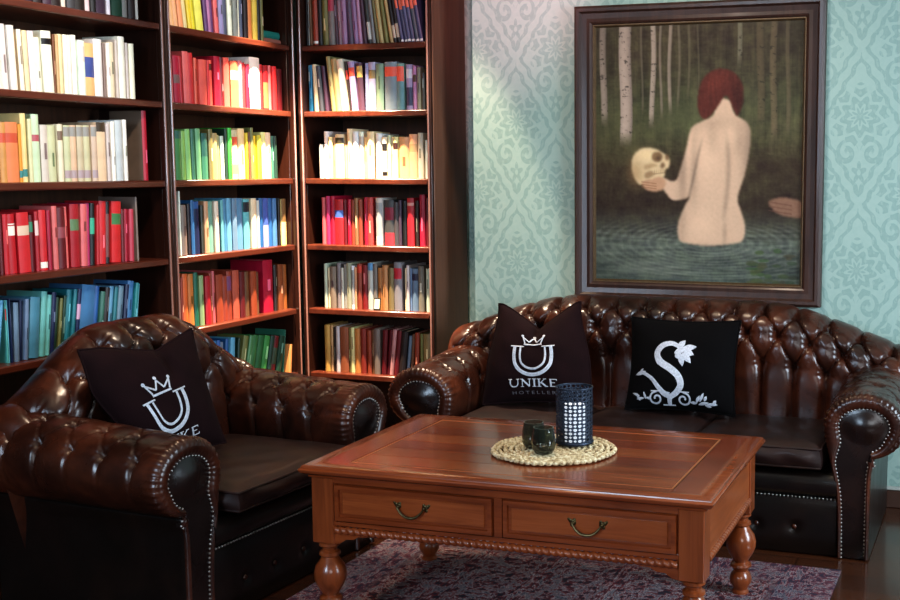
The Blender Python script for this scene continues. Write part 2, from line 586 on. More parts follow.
def book_mesh(w, h, d, rgb, bands=(), board=None, title=None):
    """spine towards -y, standing on z=0, centred on x; bands: (z0 frac, z1 frac, rgb)"""
    mb = MB()
    c = 0.0022                      # board thickness
    mats = [bmat(rgb), M['pages']]
    bi = 0
    if board:
        mats.append(bmat(board))
        bi = 2
    n = 5
    bulge = min(0.006, w * 0.24)

    def spine_poly(off=0.0):
        return [(-w / 2 + w * i / n, -bulge * math.sin(PI * i / n) - off) for i in range(n + 1)]
    front = spine_poly()
    # covers + spine as one U-shaped shell, split in height by bands
    cuts = sorted({0.0, 1.0, *[b[0] for b in bands], *[b[1] for b in bands]})
    hb = min(0.0016, w * 0.1)
    for i in range(len(cuts) - 1):
        z0, z1 = cuts[i] * h, cuts[i + 1] * h
        mi = 0
        for b in bands:
            if b[0] - 1e-6 <= cuts[i] and cuts[i + 1] <= b[1] + 1e-6:
                mm = bmat(b[2])
                if mm not in mats: mats.append(mm)
                mi = mats.index(mm)
        P = front
        vs, fs = [], []
        for x, y in P:
            vs += [(x, y, z0), (x, y, z1)]
        for k in range(n):
            fs.append((2 * k, 2 * k + 2, 2 * k + 3, 2 * k + 1))
        mb.add(vs, fs, mi)
    # boards
    t = min(c, w * 0.2)
    mb.box(-w / 2, -w / 2 + t, 0.0, d, 0, h, bi)
    mb.box(w / 2 - t, w / 2, 0.0, d, 0, h, bi)
    # spine top and bottom lips
    for z in (0.0, h):
        pts = [(x, y, z) for x, y in front] + [(w / 2, 0.004, z), (-w / 2, 0.004, z)]
        mb.add(pts, [tuple(range(len(pts)))], 0)
    mb.box(-w / 2 + t, w / 2 - t, 0.002, d - 0.004, 0.003, h - 0.004, 1)
    if title:
        za, zb, wf, col = title
        mm = bmat(col)
        if mm not in mats: mats.append(mm)
        yb = -bulge * math.cos(wf * 1.2) - 0.0005
        hwid = w * wf / 2
        mb.add([(-hwid, yb, za * h), (hwid, yb, za * h), (hwid, yb, zb * h), (-hwid, yb, zb * h)], [(0, 1, 2, 3)], mats.index(mm))
    return mb, mats


# rows: case, shelf index, crop x0, y0, scale, base line (xa, ya, xb, yb), lean rules, books
# book: (x left, x right, y top, colour, [lean degrees], [bands])
W_, K_, G_ = (238, 234, 226), (24, 20, 22), (196, 164, 92)
ROWS = [
 ('L', 6, 0, 0, 6.0, (200, 20, 820, 108), 0, [
  (60, 130, -1.0, 'dk'), (130, 200, -1.0, 'pl'), (200, 255, -1.0, 'dk'), (255, 310, -1.0, 'pl'), (310, 370, -1.0, 'dk'), (370, 398, -1.0, 'gw'), (400, 450, -1.0, 'dg'), (450, 510, -1.0, 'dk'), (510, 540, -1.0, 'gw'), (540, 575, -1.0, 'bk'),
  (575, 640, -1.0, 'pl'), (640, 665, -1.0, 'wh'), (665, 730, -1.0, 'dgr'), (730, 765, -1.0, 'gy'), (765, 808, -1.0, 'dk'), (810, 828, -1.0, 'gw')]),
 ('L', 5, 0, 20, 6.4286, (0, 430, 868, 498), -2, [
  (-60, -20, 30, 'cr'), (-20, 20, 30, 'wh'), (20, 65, 30, 'wh'), (65, 110, 40, 'wh'), (110, 128, 80, 'tn'), (128, 160, 65, 'wh'), (160, 195, 72, 'cr'), (195, 237, 76, 'wh'), (237, 280, 116, 'wh'),
  (280, 345, 76, 'wh', None, [(0.78, 0.88, K_)]), (345, 362, 95, 'br', 0), (362, 385, 97, 'tn', 0), (385, 415, 95, 'cr', 0), (415, 445, 98, 'wh', 0), (445, 475, 102, 'wh', 0), (475, 508, 100, 'wh', 0),
  (508, 550, 136, 'wh', 0, [(0.62, 0.9, (210, 206, 200))]), (552, 617, 152, 'pe', 0, [(0.36, 0.74, (70, 84, 150))]), (617, 672, 126, 'wh', 0), (674, 690, 152, 'gb', 0), (690, 715, 150, 'wh', 0),
  (715, 748, 146, 'cr', 0), (750, 770, 130, 'gw', 0), (770, 813, 110, 'wh', 0), (815, 832, 150, 'gw', 0), (834, 868, 156, 'wh', 0)]),
 ('L', 4, 0, 105, 5.4545, (0, 420, 890, 408), 0, [
  (-50, 0, 95, 'ot'), (0, 40, 95, 'ot', 0, [(0.66, 0.82, (190, 84, 60))]), (40, 110, 95, 'ot', 0, [(0.66, 0.82, (190, 84, 60))]), (110, 130, 105, 'am', 0, [(0.08, 0.2, (60, 130, 130))]),
  (130, 163, 47, 'cy', 0, [(0.08, 0.19, (60, 130, 130))]), (165, 188, 78, 'pg'), (191, 232, 52, 'pg', 0, [(0.6, 0.7, (170, 90, 100))]), (234, 275, 110, 'pg'), (275, 318, 112, 'bg'), (320, 350, 106, 'pg', 0, [(0.72, 0.88, (120, 100, 84))]),
  (356, 394, 112, 'bg', 0, [(0.8, 0.97, (150, 148, 144)), (0.06, 0.2, (168, 150, 156))]), (395, 430, 112, 'bg', 0, [(0.8, 0.97, (150, 148, 144)), (0.06, 0.2, (168, 150, 156))]),
  (431, 468, 112, 'bg', 0, [(0.8, 0.97, (150, 148, 144)), (0.06, 0.2, (168, 150, 156))]), (469, 504, 112, 'bg', 0, [(0.8, 0.97, (150, 148, 144)), (0.06, 0.2, (168, 150, 156))]),
  (505, 537, 112, 'bg', 0, [(0.8, 0.97, (150, 148, 144)), (0.06, 0.2, (168, 150, 156))]), (542, 590, 96, 'cr', 0, [(0.84, 1.0, (70, 56, 40))]), (592, 612, 102, 'gw'), (613, 634, 92, 'wh'), (636, 674, 86, 'lb', 0, [(0.0, 1.0, (200, 210, 216))]),
  (676, 697, 82, 'wh'), (785, 812, 27, 'rr', 0, [(0.0, 1.0, (178, 30, 48))]), (858, 872, 92, 'gw')]),
 ('L', 3, 0, 195, 6.0, (0, 455, 830, 370), 2, [
  (-60, -30, 110, 'rd', 0), (-30, 0, 110, 'cm', 0), (0, 24, 115, 'mr', 0), (25, 58, 115, 'rd', 0), (60, 112, 115, 'rd', -1, [(0.64, 0.8, W_), (0.82, 0.84, W_)]), (115, 186, 105, 'rr', -1, [(0.62, 0.78, (214, 190, 170))]),
  (190, 215, 120, 'mr', 0, [(0.7, 0.88, (60, 130, 104))]), (216, 240, 100, 'rd', 0, [(0.6, 0.85, (220, 190, 190))]), (246, 290, 90, 'rr', 0, [(0.04, 0.14, W_)]), (291, 315, 92, 'cm', 0), (318, 350, 66, 'pk', 0), (353, 400, 75, 'mr', 0, [(0.5, 0.68, (140, 70, 80))]),
  (402, 422, 70, 'pk', 0), (426, 480, 55, 'rd', 1, [(0.58, 0.76, (96, 124, 90))]), (483, 522, 55, 'pk', 2), (523, 545, 50, 'mg', 2), (546, 575, 50, 'bk', 3, [(0.5, 0.76, (60, 170, 140))]), (576, 595, 60, 'rd', 3), (598, 640, 38, 'rr', 3),
  (642, 665, 40, 'bk', 3, [(0.1, 0.8, (120, 70, 70))]), (668, 725, 40, 'rr', 3, [(0.62, 0.8, (70, 124, 78))]), (728, 750, 85, 'mr', 2), (751, 772, 85, 'cm', 2), (775, 802, 85, 'pk', 2, [(0.0, 1.0, (186, 60, 84))]), (822, 834, 12, 'gb', 0)]),
 ('L', 2, 0, 275, 6.207, (0, 560, 850, 335), 9, [
  (-60, -25, 160, 'sb'), (-25, 0, 160, 'lb'), (0, 22, 160, 'aq', 0, [(0.68, 0.86, (190, 60, 50))]), (23, 48, 160, 'aq', 0), (50, 64, 152, 'nv', 0), (65, 84, 150, 'id_', 0), (85, 124, 172, 'gbl', 2), (125, 144, 160, 'nv', 4), (145, 170, 150, 'gbl', 5), (171, 234, 140, 'sb', 6),
  (236, 274, 105, 'aq', 7), (275, 304, 125, 'aq', 7), (305, 334, 110, 'nv', 7), (335, 355, 140, 'dgr', 8), (356, 375, 145, 'ol', 8), (376, 395, 130, 'dgr'), (396, 430, 95, 'te'), (431, 454, 90, 'te'), (455, 480, 88, 'nv', None, [(0.5, 0.75, (200, 160, 190))]),
  (482, 568, 70, 'sb'), (570, 599, 70, 'bl'), (600, 629, 105, 'gt'), (630, 659, 80, 'dk'), (660, 689, 74, 'lb'), (690, 714, 76, 'te'), (715, 749, 70, 'gbl'), (750, 774, 60, 'nv'), (775, 814, 40, 'sb'), (815, 834, 50, 'te'), (835, 850, 55, 'aq')]),
 ('M', 6, 165, 0, 6.923, (40, 160, 660, 268), -7, [
  (40, 70, -1.0, 'pe'), (70, 100, -1.0, 'pe'), (100, 134, -1.0, 'ot', None, [(0, 1, (238, 160, 104))]), (135, 160, -1.0, 'cy'), (160, 190, -1.0, 'ye'), (190, 214, -1.0, 'ye'), (215, 265, -1.0, 'cy', None, [(0, 1, (240, 216, 110))]), (272, 300, -1.0, 'pu', -5), (301, 325, -1.0, 'li', -5), (326, 345, -1.0, 'pu', -4),
  (346, 375, -1.0, 'pk', -4), (377, 410, -1.0, 'la', -2), (411, 438, -1.0, 'sl', -1), (441, 470, -1.0, 'wh', -1), (471, 504, -1.0, 'gy', 0), (505, 522, -1.0, 'wh', 0), (524, 545, -1.0, 'sl', 0), (546, 575, -1.0, 'dk', 0), (576, 604, -1.0, 'ot', 0), (606, 640, -1.0, 'cy', 0, [(0, 1, (236, 186, 92))]),
  (641, 660, -1.0, 'dk', 0), (661, 680, -1.0, 'ol', 0)]),
 ('M', 5, 165, 45, 7.2, (55, 400, 850, 475), -1.5, [
  (55, 71, 65, 'pk'), (72, 118, 80, 'cm', None, [(0.42, 0.6, (120, 90, 90))]), (119, 140, 85, 'rd'), (141, 183, 50, 'pk'), (184, 222, 60, 'rr'), (223, 243, 95, 'sa', 0), (244, 300, 108, 'sa', 0), (304, 321, 112, 'rr', 0), (322, 352, 112, 'sa', 0, [(0.78, 0.92, (90, 40, 30))]),
  (355, 399, 85, 'cm', 0), (400, 425, 92, 'mr', 0), (428, 470, 95, 'sa', 0), (473, 530, 120, 'co', 0, [(0.6, 0.8, (150, 160, 140))]), (531, 559, 116, 'pk', 0, [(0.6, 0.8, (150, 160, 140))]), (560, 585, 130, 'rr', 0), (586, 614, 140, 'cm', 0), (617, 690, 92, 'wh', 0), (693, 715, 142, 'rr', 0),
  (717, 755, 150, 'rd', 0, [(0.04, 0.62, (132, 110, 70))]), (756, 775, 150, 'pk', 0), (776, 806, 156, 'rr', 0), (812, 850, 176, 'mr', 0)]),
 ('M', 4, 170, 120, 6.923, (40, 400, 752, 400), -0.5, [
  (41, 85, 76, 'gr', 0, [(0.84, 1, (44, 96, 84))]), (86, 118, 78, 'lg', 0), (119, 157, 65, 'pg', -1, [(0, 1, (150, 190, 130))]), (161, 185, 66, 'gt', -1), (186, 220, 62, 'gt', -1, [(0, 1, (110, 170, 130))]), (223, 264, 92, 'gt', 0, [(0.5, 1, (36, 86, 80))]), (271, 300, 65, 'ol', 0), (301, 335, 92, 'kh', 0),
  (336, 358, 105, 'kh', -1), (361, 385, 112, 'wh', -1, [(0, 1, (200, 216, 190))]), (386, 404, 62, 'dgr', 0), (405, 432, 56, 'bgr', 0), (439, 480, 70, 'bg', 0, [(0.68, 0.86, (214, 92, 66)), (0.1, 0.3, (220, 140, 110))]), (483, 529, 60, 'cy', 0), (530, 545, 90, 'ye', 0), (546, 560, 84, 'br', 0), (561, 581, 55, 'ol', 0), (584, 604, 110, 'ye', 0),
  (605, 635, 106, 'yo', 0), (638, 670, 86, 'cy', 0), (671, 709, 88, 'cr', 0), (712, 730, 112, 'gt', -1), (731, 752, 112, 'dgr', -1)]),
 ('M', 3, 175, 190, 7.2, (50, 470, 850, 375), 0, [
  (47, 60, 8, 'wh'), (62, 99, 108, 'gb'), (101, 120, 100, 'dk'), (121, 145, 75, 'bl'), (146, 189, 82, 'nv', 0, [(0.86, 1, (40, 90, 150))]), (191, 213, 110, 'ol', 0, [(0, 1, (50, 52, 40))]), (215, 245, 82, 'tn'), (248, 286, 80, 'lg', 0, [(0, 1, (120, 170, 150))]), (288, 317, 80, 'cr'), (318, 334, 130, 'nv'),
  (335, 355, 72, 'aq'), (356, 380, 65, 'sb'), (381, 415, 60, 'lb'), (416, 450, 60, 'gbl'), (451, 500, 60, 'lb', 0, [(0, 1, (90, 140, 180))]), (503, 548, 66, 'aq', 0, [(0.74, 0.94, (24, 40, 52))]), (551, 590, 60, 'cr'), (591, 610, 76, 'gw'), (612, 640, 60, 'bl'), (641, 680, 60, 'la', 0, [(0.45, 1, (70, 96, 170))]),  # lavender book: light on its lower half put into the bands
  (681, 710, 60, 'bl'), (711, 742, 60, 'sb'), (750, 767, 62, 'bk'), (769, 819, 64, 'cy', 0, [(0.5, 1, (120, 92, 56))]), (823, 850, 60, 'bk')]),
 ('M', 2, 175, 255, 7.2, (50, 510, 850, 370), 0, [
  (48, 65, 160, 'ru'), (66, 104, 136, 'or_'), (106, 145, 136, 'am', 0, [(0, 1, (190, 118, 60))]), (150, 180, 125, 'gt', 0, [(0, 1, (30, 110, 84))]), (182, 214, 146, 'pg', 0, [(0, 1, (150, 160, 120))]), (220, 259, 150, 'rd'), (260, 280, 130, 'ru'), (281, 300, 115, 'pk'), (301, 350, 140, 'ru'), (351, 385, 150, 'ru'), (386, 420, 116, 'ru', 0, [(0.6, 0.9, (120, 70, 110))]),
  (422, 470, 110, 'sa', 0, [(0, 1, (180, 92, 70))]), (473, 510, 118, 'mr'), (512, 545, 120, 'br'), (547, 590, 116, 'ru'), (592, 615, 122, 'br'), (645, 715, 36, 'cm'), (722, 745, 70, 'dk'), (747, 785, 66, 'br', 0, [(0, 1, (132, 70, 40))]), (787, 830, 66, 'am', 0, [(0, 1, (150, 92, 38))]), (836, 860, 66, 'dk')]),
 ('M', 1, 190, 315, 8.18, (20, 375, 790, 340), 15, [
  (0, 30, 240, 'nv', 4), (31, 60, 235, 'nv', 4), (62, 110, 232, 'bl', 4), (114, 134, 230, 'nv', 4), (135, 170, 220, 'lb', 4), (171, 200, 215, 'bl', 4), (201, 235, 210, 'bl', 3, [(0.4, 0.7, (210, 220, 226))]), (237, 270, 225, 'gbl', 3), (286, 310, 200, 'bl', 4), (312, 350, 190, 'lb', 5), (366, 384, 190, 'dgr', 7), (386, 430, 180, 'ol'), (433, 465, 176, 'gr'), (467, 510, 176, 'gr', None, [(0, 1, (60, 110, 66))]),
  (514, 560, 180, 'gr', None, [(0, 1, (50, 100, 60))]), (563, 610, 180, 'gr'), (615, 650, 180, 'dgr'), (652, 690, 180, 'mr', None, [(0.3, 0.7, (60, 80, 60))]), (692, 736, 178, 'dgr'), (738, 764, 125, 'gt', 8)]),
 ('R', 6, 298, 0, 6.716, (20, 288, 840, 270), -3, [
  (18, 40, -1.0, 'dk', 0), (41, 60, -1.0, 'gw', 0), (62, 100, -1.0, 'br', -1), (101, 136, -1.0, 'ru', -1, [(0.05, 0.1, W_)]), (139, 165, -1.0, 'dk', -1), (166, 204, -1.0, 'ol', -1), (205, 249, -1.0, 'gy', -1, [(0.68, 1, (180, 70, 90))]), (251, 274, -1.0, 'pl', -2), (275, 300, -1.0, 'ma', -2), (301, 335, -1.0, 'ma', -2), (337, 375, -1.0, 'pl', -3, [(0, 1, (104, 84, 104))]),
  (376, 410, -1.0, 'ma', -4), (411, 435, -1.0, 'li', -4), (436, 465, -1.0, 'pl', -5), (467, 499, -1.0, 'dg', -6, [(0.08, 0.4, (200, 196, 190))]), (501, 525, -1.0, 'gy', -6), (526, 550, -1.0, 'ol', -7), (551, 579, -1.0, 'kh', -7), (581, 610, -1.0, 'ol', -8), (612, 640, -1.0, 'tn', -9), (642, 664, -1.0, 'bk', -9, [(0.1, 0.36, (190, 170, 150))]), (666, 689, -1.0, 'bk', -9, [(0.1, 0.36, (190, 170, 150))]),
  (690, 714, -1.0, 'sl', -10, [(0.02, 0.06, W_), (0.66, 1, (226, 110, 84))]), (715, 739, -1.0, 'sl', -10, [(0.02, 0.06, W_), (0.66, 1, (226, 110, 84))]), (740, 764, -1.0, 'sl', -10, [(0.02, 0.06, W_), (0.66, 1, (226, 110, 84))]), (765, 789, -1.0, 'sl', -10, [(0.02, 0.06, W_), (0.66, 1, (226, 110, 84))]),
  (790, 814, -1.0, 'sl', -10, [(0.02, 0.06, W_), (0.66, 1, (226, 110, 84))]), (815, 840, -1.0, 'sl', -10, [(0.02, 0.06, W_), (0.66, 1, (226, 110, 84))])]),
 ('R', 5, 300, 52, 6.818, (40, 402, 850, 402), 0, [
  (42, 60, 92, 'lb', 0, [(0.66, 0.86, W_), (0, 0.6, (40, 120, 160))]), (61, 86, 90, 'bl', 0, [(0, 1, (40, 116, 156))]), (96, 126, 86, 'cr', -2), (131, 165, 95, 'sl', -4, [(0, 1, (70, 66, 78))]), (167, 196, 95, 'pl', -5), (216, 246, 30, 'tn', -6, [(0, 1, (150, 134, 96))]), (247, 286, 46, 'kh', -6), (290, 331, 50, 'pg', -6), (335, 352, 62, 'dk', -6, [(0.64, 0.82, (210, 70, 56))]), (354, 396, 66, 'la', -5, [(0.7, 0.88, (222, 84, 66))]),
  (399, 441, 76, 'pl', -3, [(0.7, 0.94, G_)]), (445, 470, 76, 'la', 0), (471, 520, 70, 'la', 0, [(0.66, 0.84, (120, 104, 70))]), (522, 574, 80, 'gt2', 0, [(0, 1, (120, 150, 128))]), (580, 664, 68, 'gt2', 0, [(0.7, 0.9, (228, 96, 74))]), (666, 716, 80, 'gt2', 0, [(0, 0.62, (100, 142, 146)), (0.62, 0.94, (228, 96, 74))]), (726, 770, 86, 'la', 0, [(0.1, 0.5, (60, 64, 96)), (0.7, 0.9, (210, 210, 220))]),
  (776, 799, 96, 'li', 0, [(0.64, 0.8, (90, 66, 50))]), (800, 826, 102, 'ol', 0, [(0, 1, (140, 136, 116))]), (832, 855, 142, 'dg', 0)]),
 ('R', 4, 312, 124, 7.377, (50, 392, 860, 410), 0, [
  (55, 86, 150, 'gw'), (93, 129, 55, 'wh'), (130, 159, 96, 'cy'), (160, 178, 98, 'tn'), (180, 244, 76, 'cr', 0, [(0.78, 0.92, (50, 44, 30))]), (246, 264, 150, 'pe'), (266, 304, 36, 'cr'), (305, 348, 56, 'wh'), (350, 385, 58, 'wh', 0, [(0.3, 0.9, (190, 186, 176))]), (388, 414, 96, 'pe'), (415, 466, 56, 'cr'),
  (475, 520, 70, 'wh', 0, [(0.1, 0.5, (214, 208, 200))]), (522, 560, 96, 'cr', 0, [(0.66, 0.84, K_), (0.06, 0.16, K_)]), (561, 586, 84, 'cr'), (588, 602, 100, 'cr'), (604, 640, 96, 'cy', 0, [(0.7, 0.86, (60, 30, 24))]), (642, 721, 96, 'ot', 0, [(0, 1, (214, 166, 116))]), (725, 784, 76, 'pe', 0, [(0.6, 0.78, (190, 150, 106))]), (786, 826, 66, 'cr'), (836, 861, 120, 'wh')]),
 ('R', 3, 312, 190, 7.377, (75, 384, 860, 416), 0, [
  (78, 106, 55, 'pk', 0, [(0, 1, (206, 90, 100))]), (112, 140, 46, 'mg'), (141, 172, 46, 'cm'), (176, 240, 70, 'rd', 0, [(0.6, 0.76, (70, 100, 170))]), (241, 262, 72, 'mr'), (263, 290, 70, 'cm'), (291, 315, 74, 'ru'), (320, 346, 60, 'ol', 0, [(0, 1, (140, 96, 70))]), (347, 376, 70, 'ru'), (386, 415, 56, 'cm'), (416, 456, 56, 'rd', 0, [(0, 1, (176, 64, 60))]),
  (478, 526, 60, 'gw', 0, [(0.2, 0.9, (150, 150, 150))]), (535, 605, 76, 'dg', 0, [(0.56, 0.84, (130, 30, 50)), (0.0, 0.28, (190, 50, 60))]), (606, 641, 90, 'dg'), (645, 666, 76, 'pl'), (670, 701, 80, 'bk'), (708, 760, 60, 'rd', 0, [(0.84, 0.9, (200, 150, 140))]), (765, 790, 80, 'dk'), (795, 836, 36, 'cm'), (842, 866, 60, 'mr')]),
 ('R', 2, 312, 255, 7.377, (90, 372, 870, 408), 0, [
  (90, 115, 65, 'gw'), (119, 134, 95, 'cr'), (136, 181, 86, 'gb'), (185, 214, 60, 'gy'), (216, 236, 96, 'gw'), (238, 259, 70, 'gw', 0, [(0, 1, (160, 160, 140))]), (260, 296, 60, 'pg', 0, [(0, 1, (150, 150, 126))]), (298, 317, 80, 'wh', 0, [(0.1, 0.9, (150, 150, 146))]), (318, 334, 90, 'tn'), (335, 370, 66, 'ru', 0, [(0.8, 0.96, (190, 60, 40))]), (371, 411, 76, 'mr', 0, [(0, 1, (120, 34, 30))]),
  (415, 455, 60, 'gw', 0, [(0.84, 1, (90, 140, 180))]), (456, 486, 66, 'gb'), (488, 526, 96, 'tn', 0, [(0, 1, (170, 120, 66))]), (527, 566, 76, 'ot', 0, [(0, 1, (190, 120, 80))]), (570, 610, 96, 'ol'), (612, 669, 55, 'gy', 0, [(0.66, 0.88, (180, 40, 56))]), (685, 700, 100, 'cr'), (702, 723, 76, 'gw'), (724, 739, 100, 'gbl'), (740, 785, 102, 'gbl', 0, [(0.72, 0.88, (40, 36, 60))]), (786, 829, 84, 'gb'), (842, 871, 102, 'gw')]),
 ('R', 1, 312, 315, 7.377, (95, 392, 880, 440), 0, [
  (95, 136, 75, 'go'), (138, 158, 80, 'tn'), (160, 178, 90, 'dk'), (181, 210, 86, 'la', 0, [(0, 1, (200, 186, 196))]), (212, 274, 90, 'ru', 0, [(0, 1, (150, 84, 62))]), (275, 287, 96, 'ol'), (288, 317, 96, 'cy'), (318, 361, 102, 'or_', 0, [(0, 1, (200, 124, 72))]), (365, 405, 102, 'mr', 0, [(0, 1, (128, 52, 40))]), (406, 440, 116, 'ru'), (441, 464, 110, 'br'), (465, 508, 102, 'gb'), (512, 548, 112, 'mr', 3), (550, 574, 110, 'mr', 5),
  (576, 604, 106, 'pk', 6, [(0, 1, (196, 140, 136))]), (606, 640, 116, 'mr', 6), (642, 688, 122, 'dk', 6), (690, 714, 155, 'gbl', 6), (716, 744, 140, 'br', 4), (746, 788, 132, 'ru', 2), (791, 820, 140, 'ol', 0), (824, 884, 142, 'ol', 0, [(0, 1, (132, 112, 76))])]),
]
ORD = ['', 'first', 'second', 'third', 'fourth', 'fifth', 'sixth', 'seventh', 'eighth', 'ninth', 'tenth', 'eleventh', 'twelfth', 'thirteenth', 'fourteenth', 'fifteenth', 'sixteenth', 'seventeenth', 'eighteenth', 'nineteenth', 'twentieth',
       'twenty-first', 'twenty-second', 'twenty-third', 'twenty-fourth', 'twenty-fifth', 'twenty-sixth', 'twenty-seventh', 'twenty-eighth', 'twenty-ninth', 'thirtieth']
SHN = {6: 'top', 5: 'second', 4: 'third', 3: 'fourth', 2: 'fifth', 1: 'sixth'}
CASE = {'L': 'left', 'M': 'corner', 'R': 'right'}
REC = 0.045
LIM = {'L': (2.335, 3.8275), 'M': (3.8755, 4.69), 'R': (-2.985, -2.379)}


def edge_x(xr, lean, z, w, side):
    """x of a leaning book's side at height z; side 'l' or 'r'"""
    s = math.sin(lean)
    c = math.cos(lean)
    t = s / c
    if lean >= 0:   # pivots on its lower right corner
        return xr + z * t if side == 'r' else xr - w / c + z * t
    return xr - (w / c) + z * t + (0 if side == 'l' else w / c)


BOOKS = []
for case, si, x0, y0, sc, (xa, ya, xb, yb), lean0, items in ROWS:
    zs = SHELF_Z[si]
    zlim = SHELF_Z[si + 1] - 0.026 - zs - 0.012
    prev = None
    for k, it in enumerate(items):
        xl, xr, yt, ck = it[:4]
        lean = it[4] if len(it) > 4 and it[4] is not None else lean0
        bands = it[5] if len(it) > 5 else ()
        rgb, cname = PAL[ck]
        if len(bands) == 1 and bands[0][0] == 0 and bands[0][1] == 1:
            rgb, bands = bands[0][2], ()
        yb_ = ya + (yb - ya) * ((xl + xr) / 2 - xa) / (xb - xa)
        ax, pl_ = (0, XF - REC) if case in 'LM' else (1, YF + REC)
        comp = 1 if case in 'LM' else 0
        pts = [at(x0 + x / sc, y0 + yb_ / sc, ax, pl_) for x in (xl, xr)]
        s0, s1 = pts[0][comp], pts[1][comp]
        if yt == -1.0: h = 0.215 + 0.03 * ((k * 37) % 10) / 10
        else: h = at(x0 + (xl + xr) / 2 / sc, y0 + yt / sc, ax, pl_).z - zs
        le = R(lean)
        h = min(h, zlim) if lean == 0 else min(h, (zlim - (s1 - s0) * abs(math.sin(le))) )
        h = max(h, 0.10)
        if s0 < LIM[case][0]: s0 = LIM[case][0]
        # keep clear of the neighbour on the left
        if prev is not None:
            pr, pw, pl, ph = prev
            hm = min(h, ph)
            need = max(edge_x(pr, pl, z, pw, 'r') - z * math.tan(le) for z in (0.0, hm * math.cos(pl), hm)) + 0.0008
            if le < 0 and pl >= 0: need = max(need, pr + 0.0008)
            if s0 < need: s0 = need
        w = (s1 - s0) * math.cos(le)
        if w < 0.006:
            w = 0.006
        s1 = s0 + w / math.cos(le)
        lo, hi = LIM[case]
        if s1 + max(0, h * math.tan(le)) > hi:
            over = s1 + max(0, h * math.tan(le)) - hi
            if le > 0:
                le = max(0.0, math.atan2(math.tan(le) * h - over, h))
            if s1 > hi: s1 = hi
            w = (s1 - s0) * math.cos(le)
            if w < 0.005: continue
        if s0 + min(0, h * math.tan(le)) < lo and le < 0:
            le = -math.atan2(max(0, s0 - lo - 0.002), h)
        prev = (s1, w, le, h)
        vis = min(h, 0.11) if si in (6,) else h
        if si == 1: vis = h * (0.55 if case == 'M' else 0.8)
        if si == 6 and case == 'L': vis = 0.05
        if case == 'L' and xr < 0: vis = 0.0
        BOOKS.append(dict(case=case, si=si, k=k, s0=s0, s1=s1, w=w, h=h, le=le, rgb=rgb, cname=cname, bands=bands, area=w * vis))
    # number what was kept
rowcount = {}
for b in BOOKS:
    key = (b['case'], b['si'])
    if b['area'] > 0:
        rowcount[key] = rowcount.get(key, 0) + 1
        b['ord'] = rowcount[key]
ranked = sorted([b for b in BOOKS if b['area'] > 0], key=lambda b: -b['area'])
keep = set(id(b) for b in ranked[:292])


def hname(h):
    return 'tall ' if h > 0.235 else ('short ' if h < 0.175 else '')


rest = MB()
rest_mats = [M['pages']]
for b in BOOKS:
    if b['area'] <= 0: continue
    rgb = [min(255, max(0, v * random.uniform(0.93, 1.05))) for v in b['rgb']]
    rgb = [round(v / 4) * 4 for v in rgb]
    depth = random.uniform(0.135, 0.17)
    title = None
    lum = sum(rgb) / 3
    if not b['bands'] and random.random() < 0.4:
        za = random.uniform(0.25, 0.6)
        tc_ = [v * 0.62 for v in rgb] if lum > 110 else [min(255, v + 90) for v in rgb]
        title = (za, za + random.uniform(0.12, 0.3), random.uniform(0.18, 0.34), [round(v / 16) * 16 for v in tc_])
    board = (122, 104, 90) if (b['case'], b['si']) == ('L', 4) and b['cname'] == 'bright red' else None
    mb, mats = book_mesh(b['w'] - 0.0013, b['h'], depth, rgb, b['bands'], board, title)
    zs = SHELF_Z[b['si']] + 0.0006
    le = b['le']
    # pivot corner
    if le >= 0: loc2 = Matrix.Translation((b['s1'], 0, 0)) @ Matrix.Rotation(le, 4, 'Y') @ Matrix.Translation((-b['w'] / 2, 0, 0))
    else: loc2 = Matrix.Translation((b['s0'], 0, 0)) @ Matrix.Rotation(le, 4, 'Y') @ Matrix.Translation((b['w'] / 2, 0, 0))
    jut = random.uniform(-0.006, 0.004)
    if b['case'] in 'LM':
        # spine -y -> +x : rotate about z by +90 deg ; along x -> y
        base = Matrix.Translation((XF - REC + jut, 0, zs)) @ Matrix.Rotation(PI / 2, 4, 'Z')
    else:
        base = Matrix.Translation((0, YF + REC - jut, zs))
    mw = base @ loc2
    if id(b) in keep:
        o = mb.build('book', mats)
        o.matrix_world = mw
        o.matrix_basis = mw
        where = f"{ORD[b['ord']]} from left on {SHN[b['si']]} visible shelf of {CASE[b['case']]} bookcase"
        tag(o, f"{hname(b['h'])}{b['cname']} book, {where}", 'book', f"books on the {SHN[b['si']]} visible shelf of the {CASE[b['case']]} bookcase")
    else:
        for m in mats:
            if m not in rest_mats: rest_mats.append(m)
        vs = [mw @ Vector(v) for v in mb.v]
        off = len(rest.v)
        rest.v.extend([tuple(v) for v in vs])
        for f, mi in zip(mb.f, mb.m):
            rest.f.append(tuple(off + i for i in f))
            rest.m.append(rest_mats.index(mats[mi]))
o = rest.build('books', rest_mats)
tag(o, 'thin and half-hidden books filling the gaps between the others on all three bookcases', 'books', kind='stuff')


def flat_book(name, px, py, axis, val, z, w, h, t, rz, rgb, label, tilt=0.0):
    mb, mats = book_mesh(t, h, w, rgb)
    # lay on its side: rotate so thickness is z
    mt = Matrix.Rotation(PI / 2, 4, 'Y')
    mb.v = [tuple(mt @ Vector(v)) for v in mb.v]
    p = at(px, py, axis, val)
    o = mb.build(name, mats)
    o.location = (p.x, p.y, z + t / 2)
    o.rotation_euler = (0, tilt, rz)
    return tag(o, label, 'book', 'books lying flat in the corner bookcase')


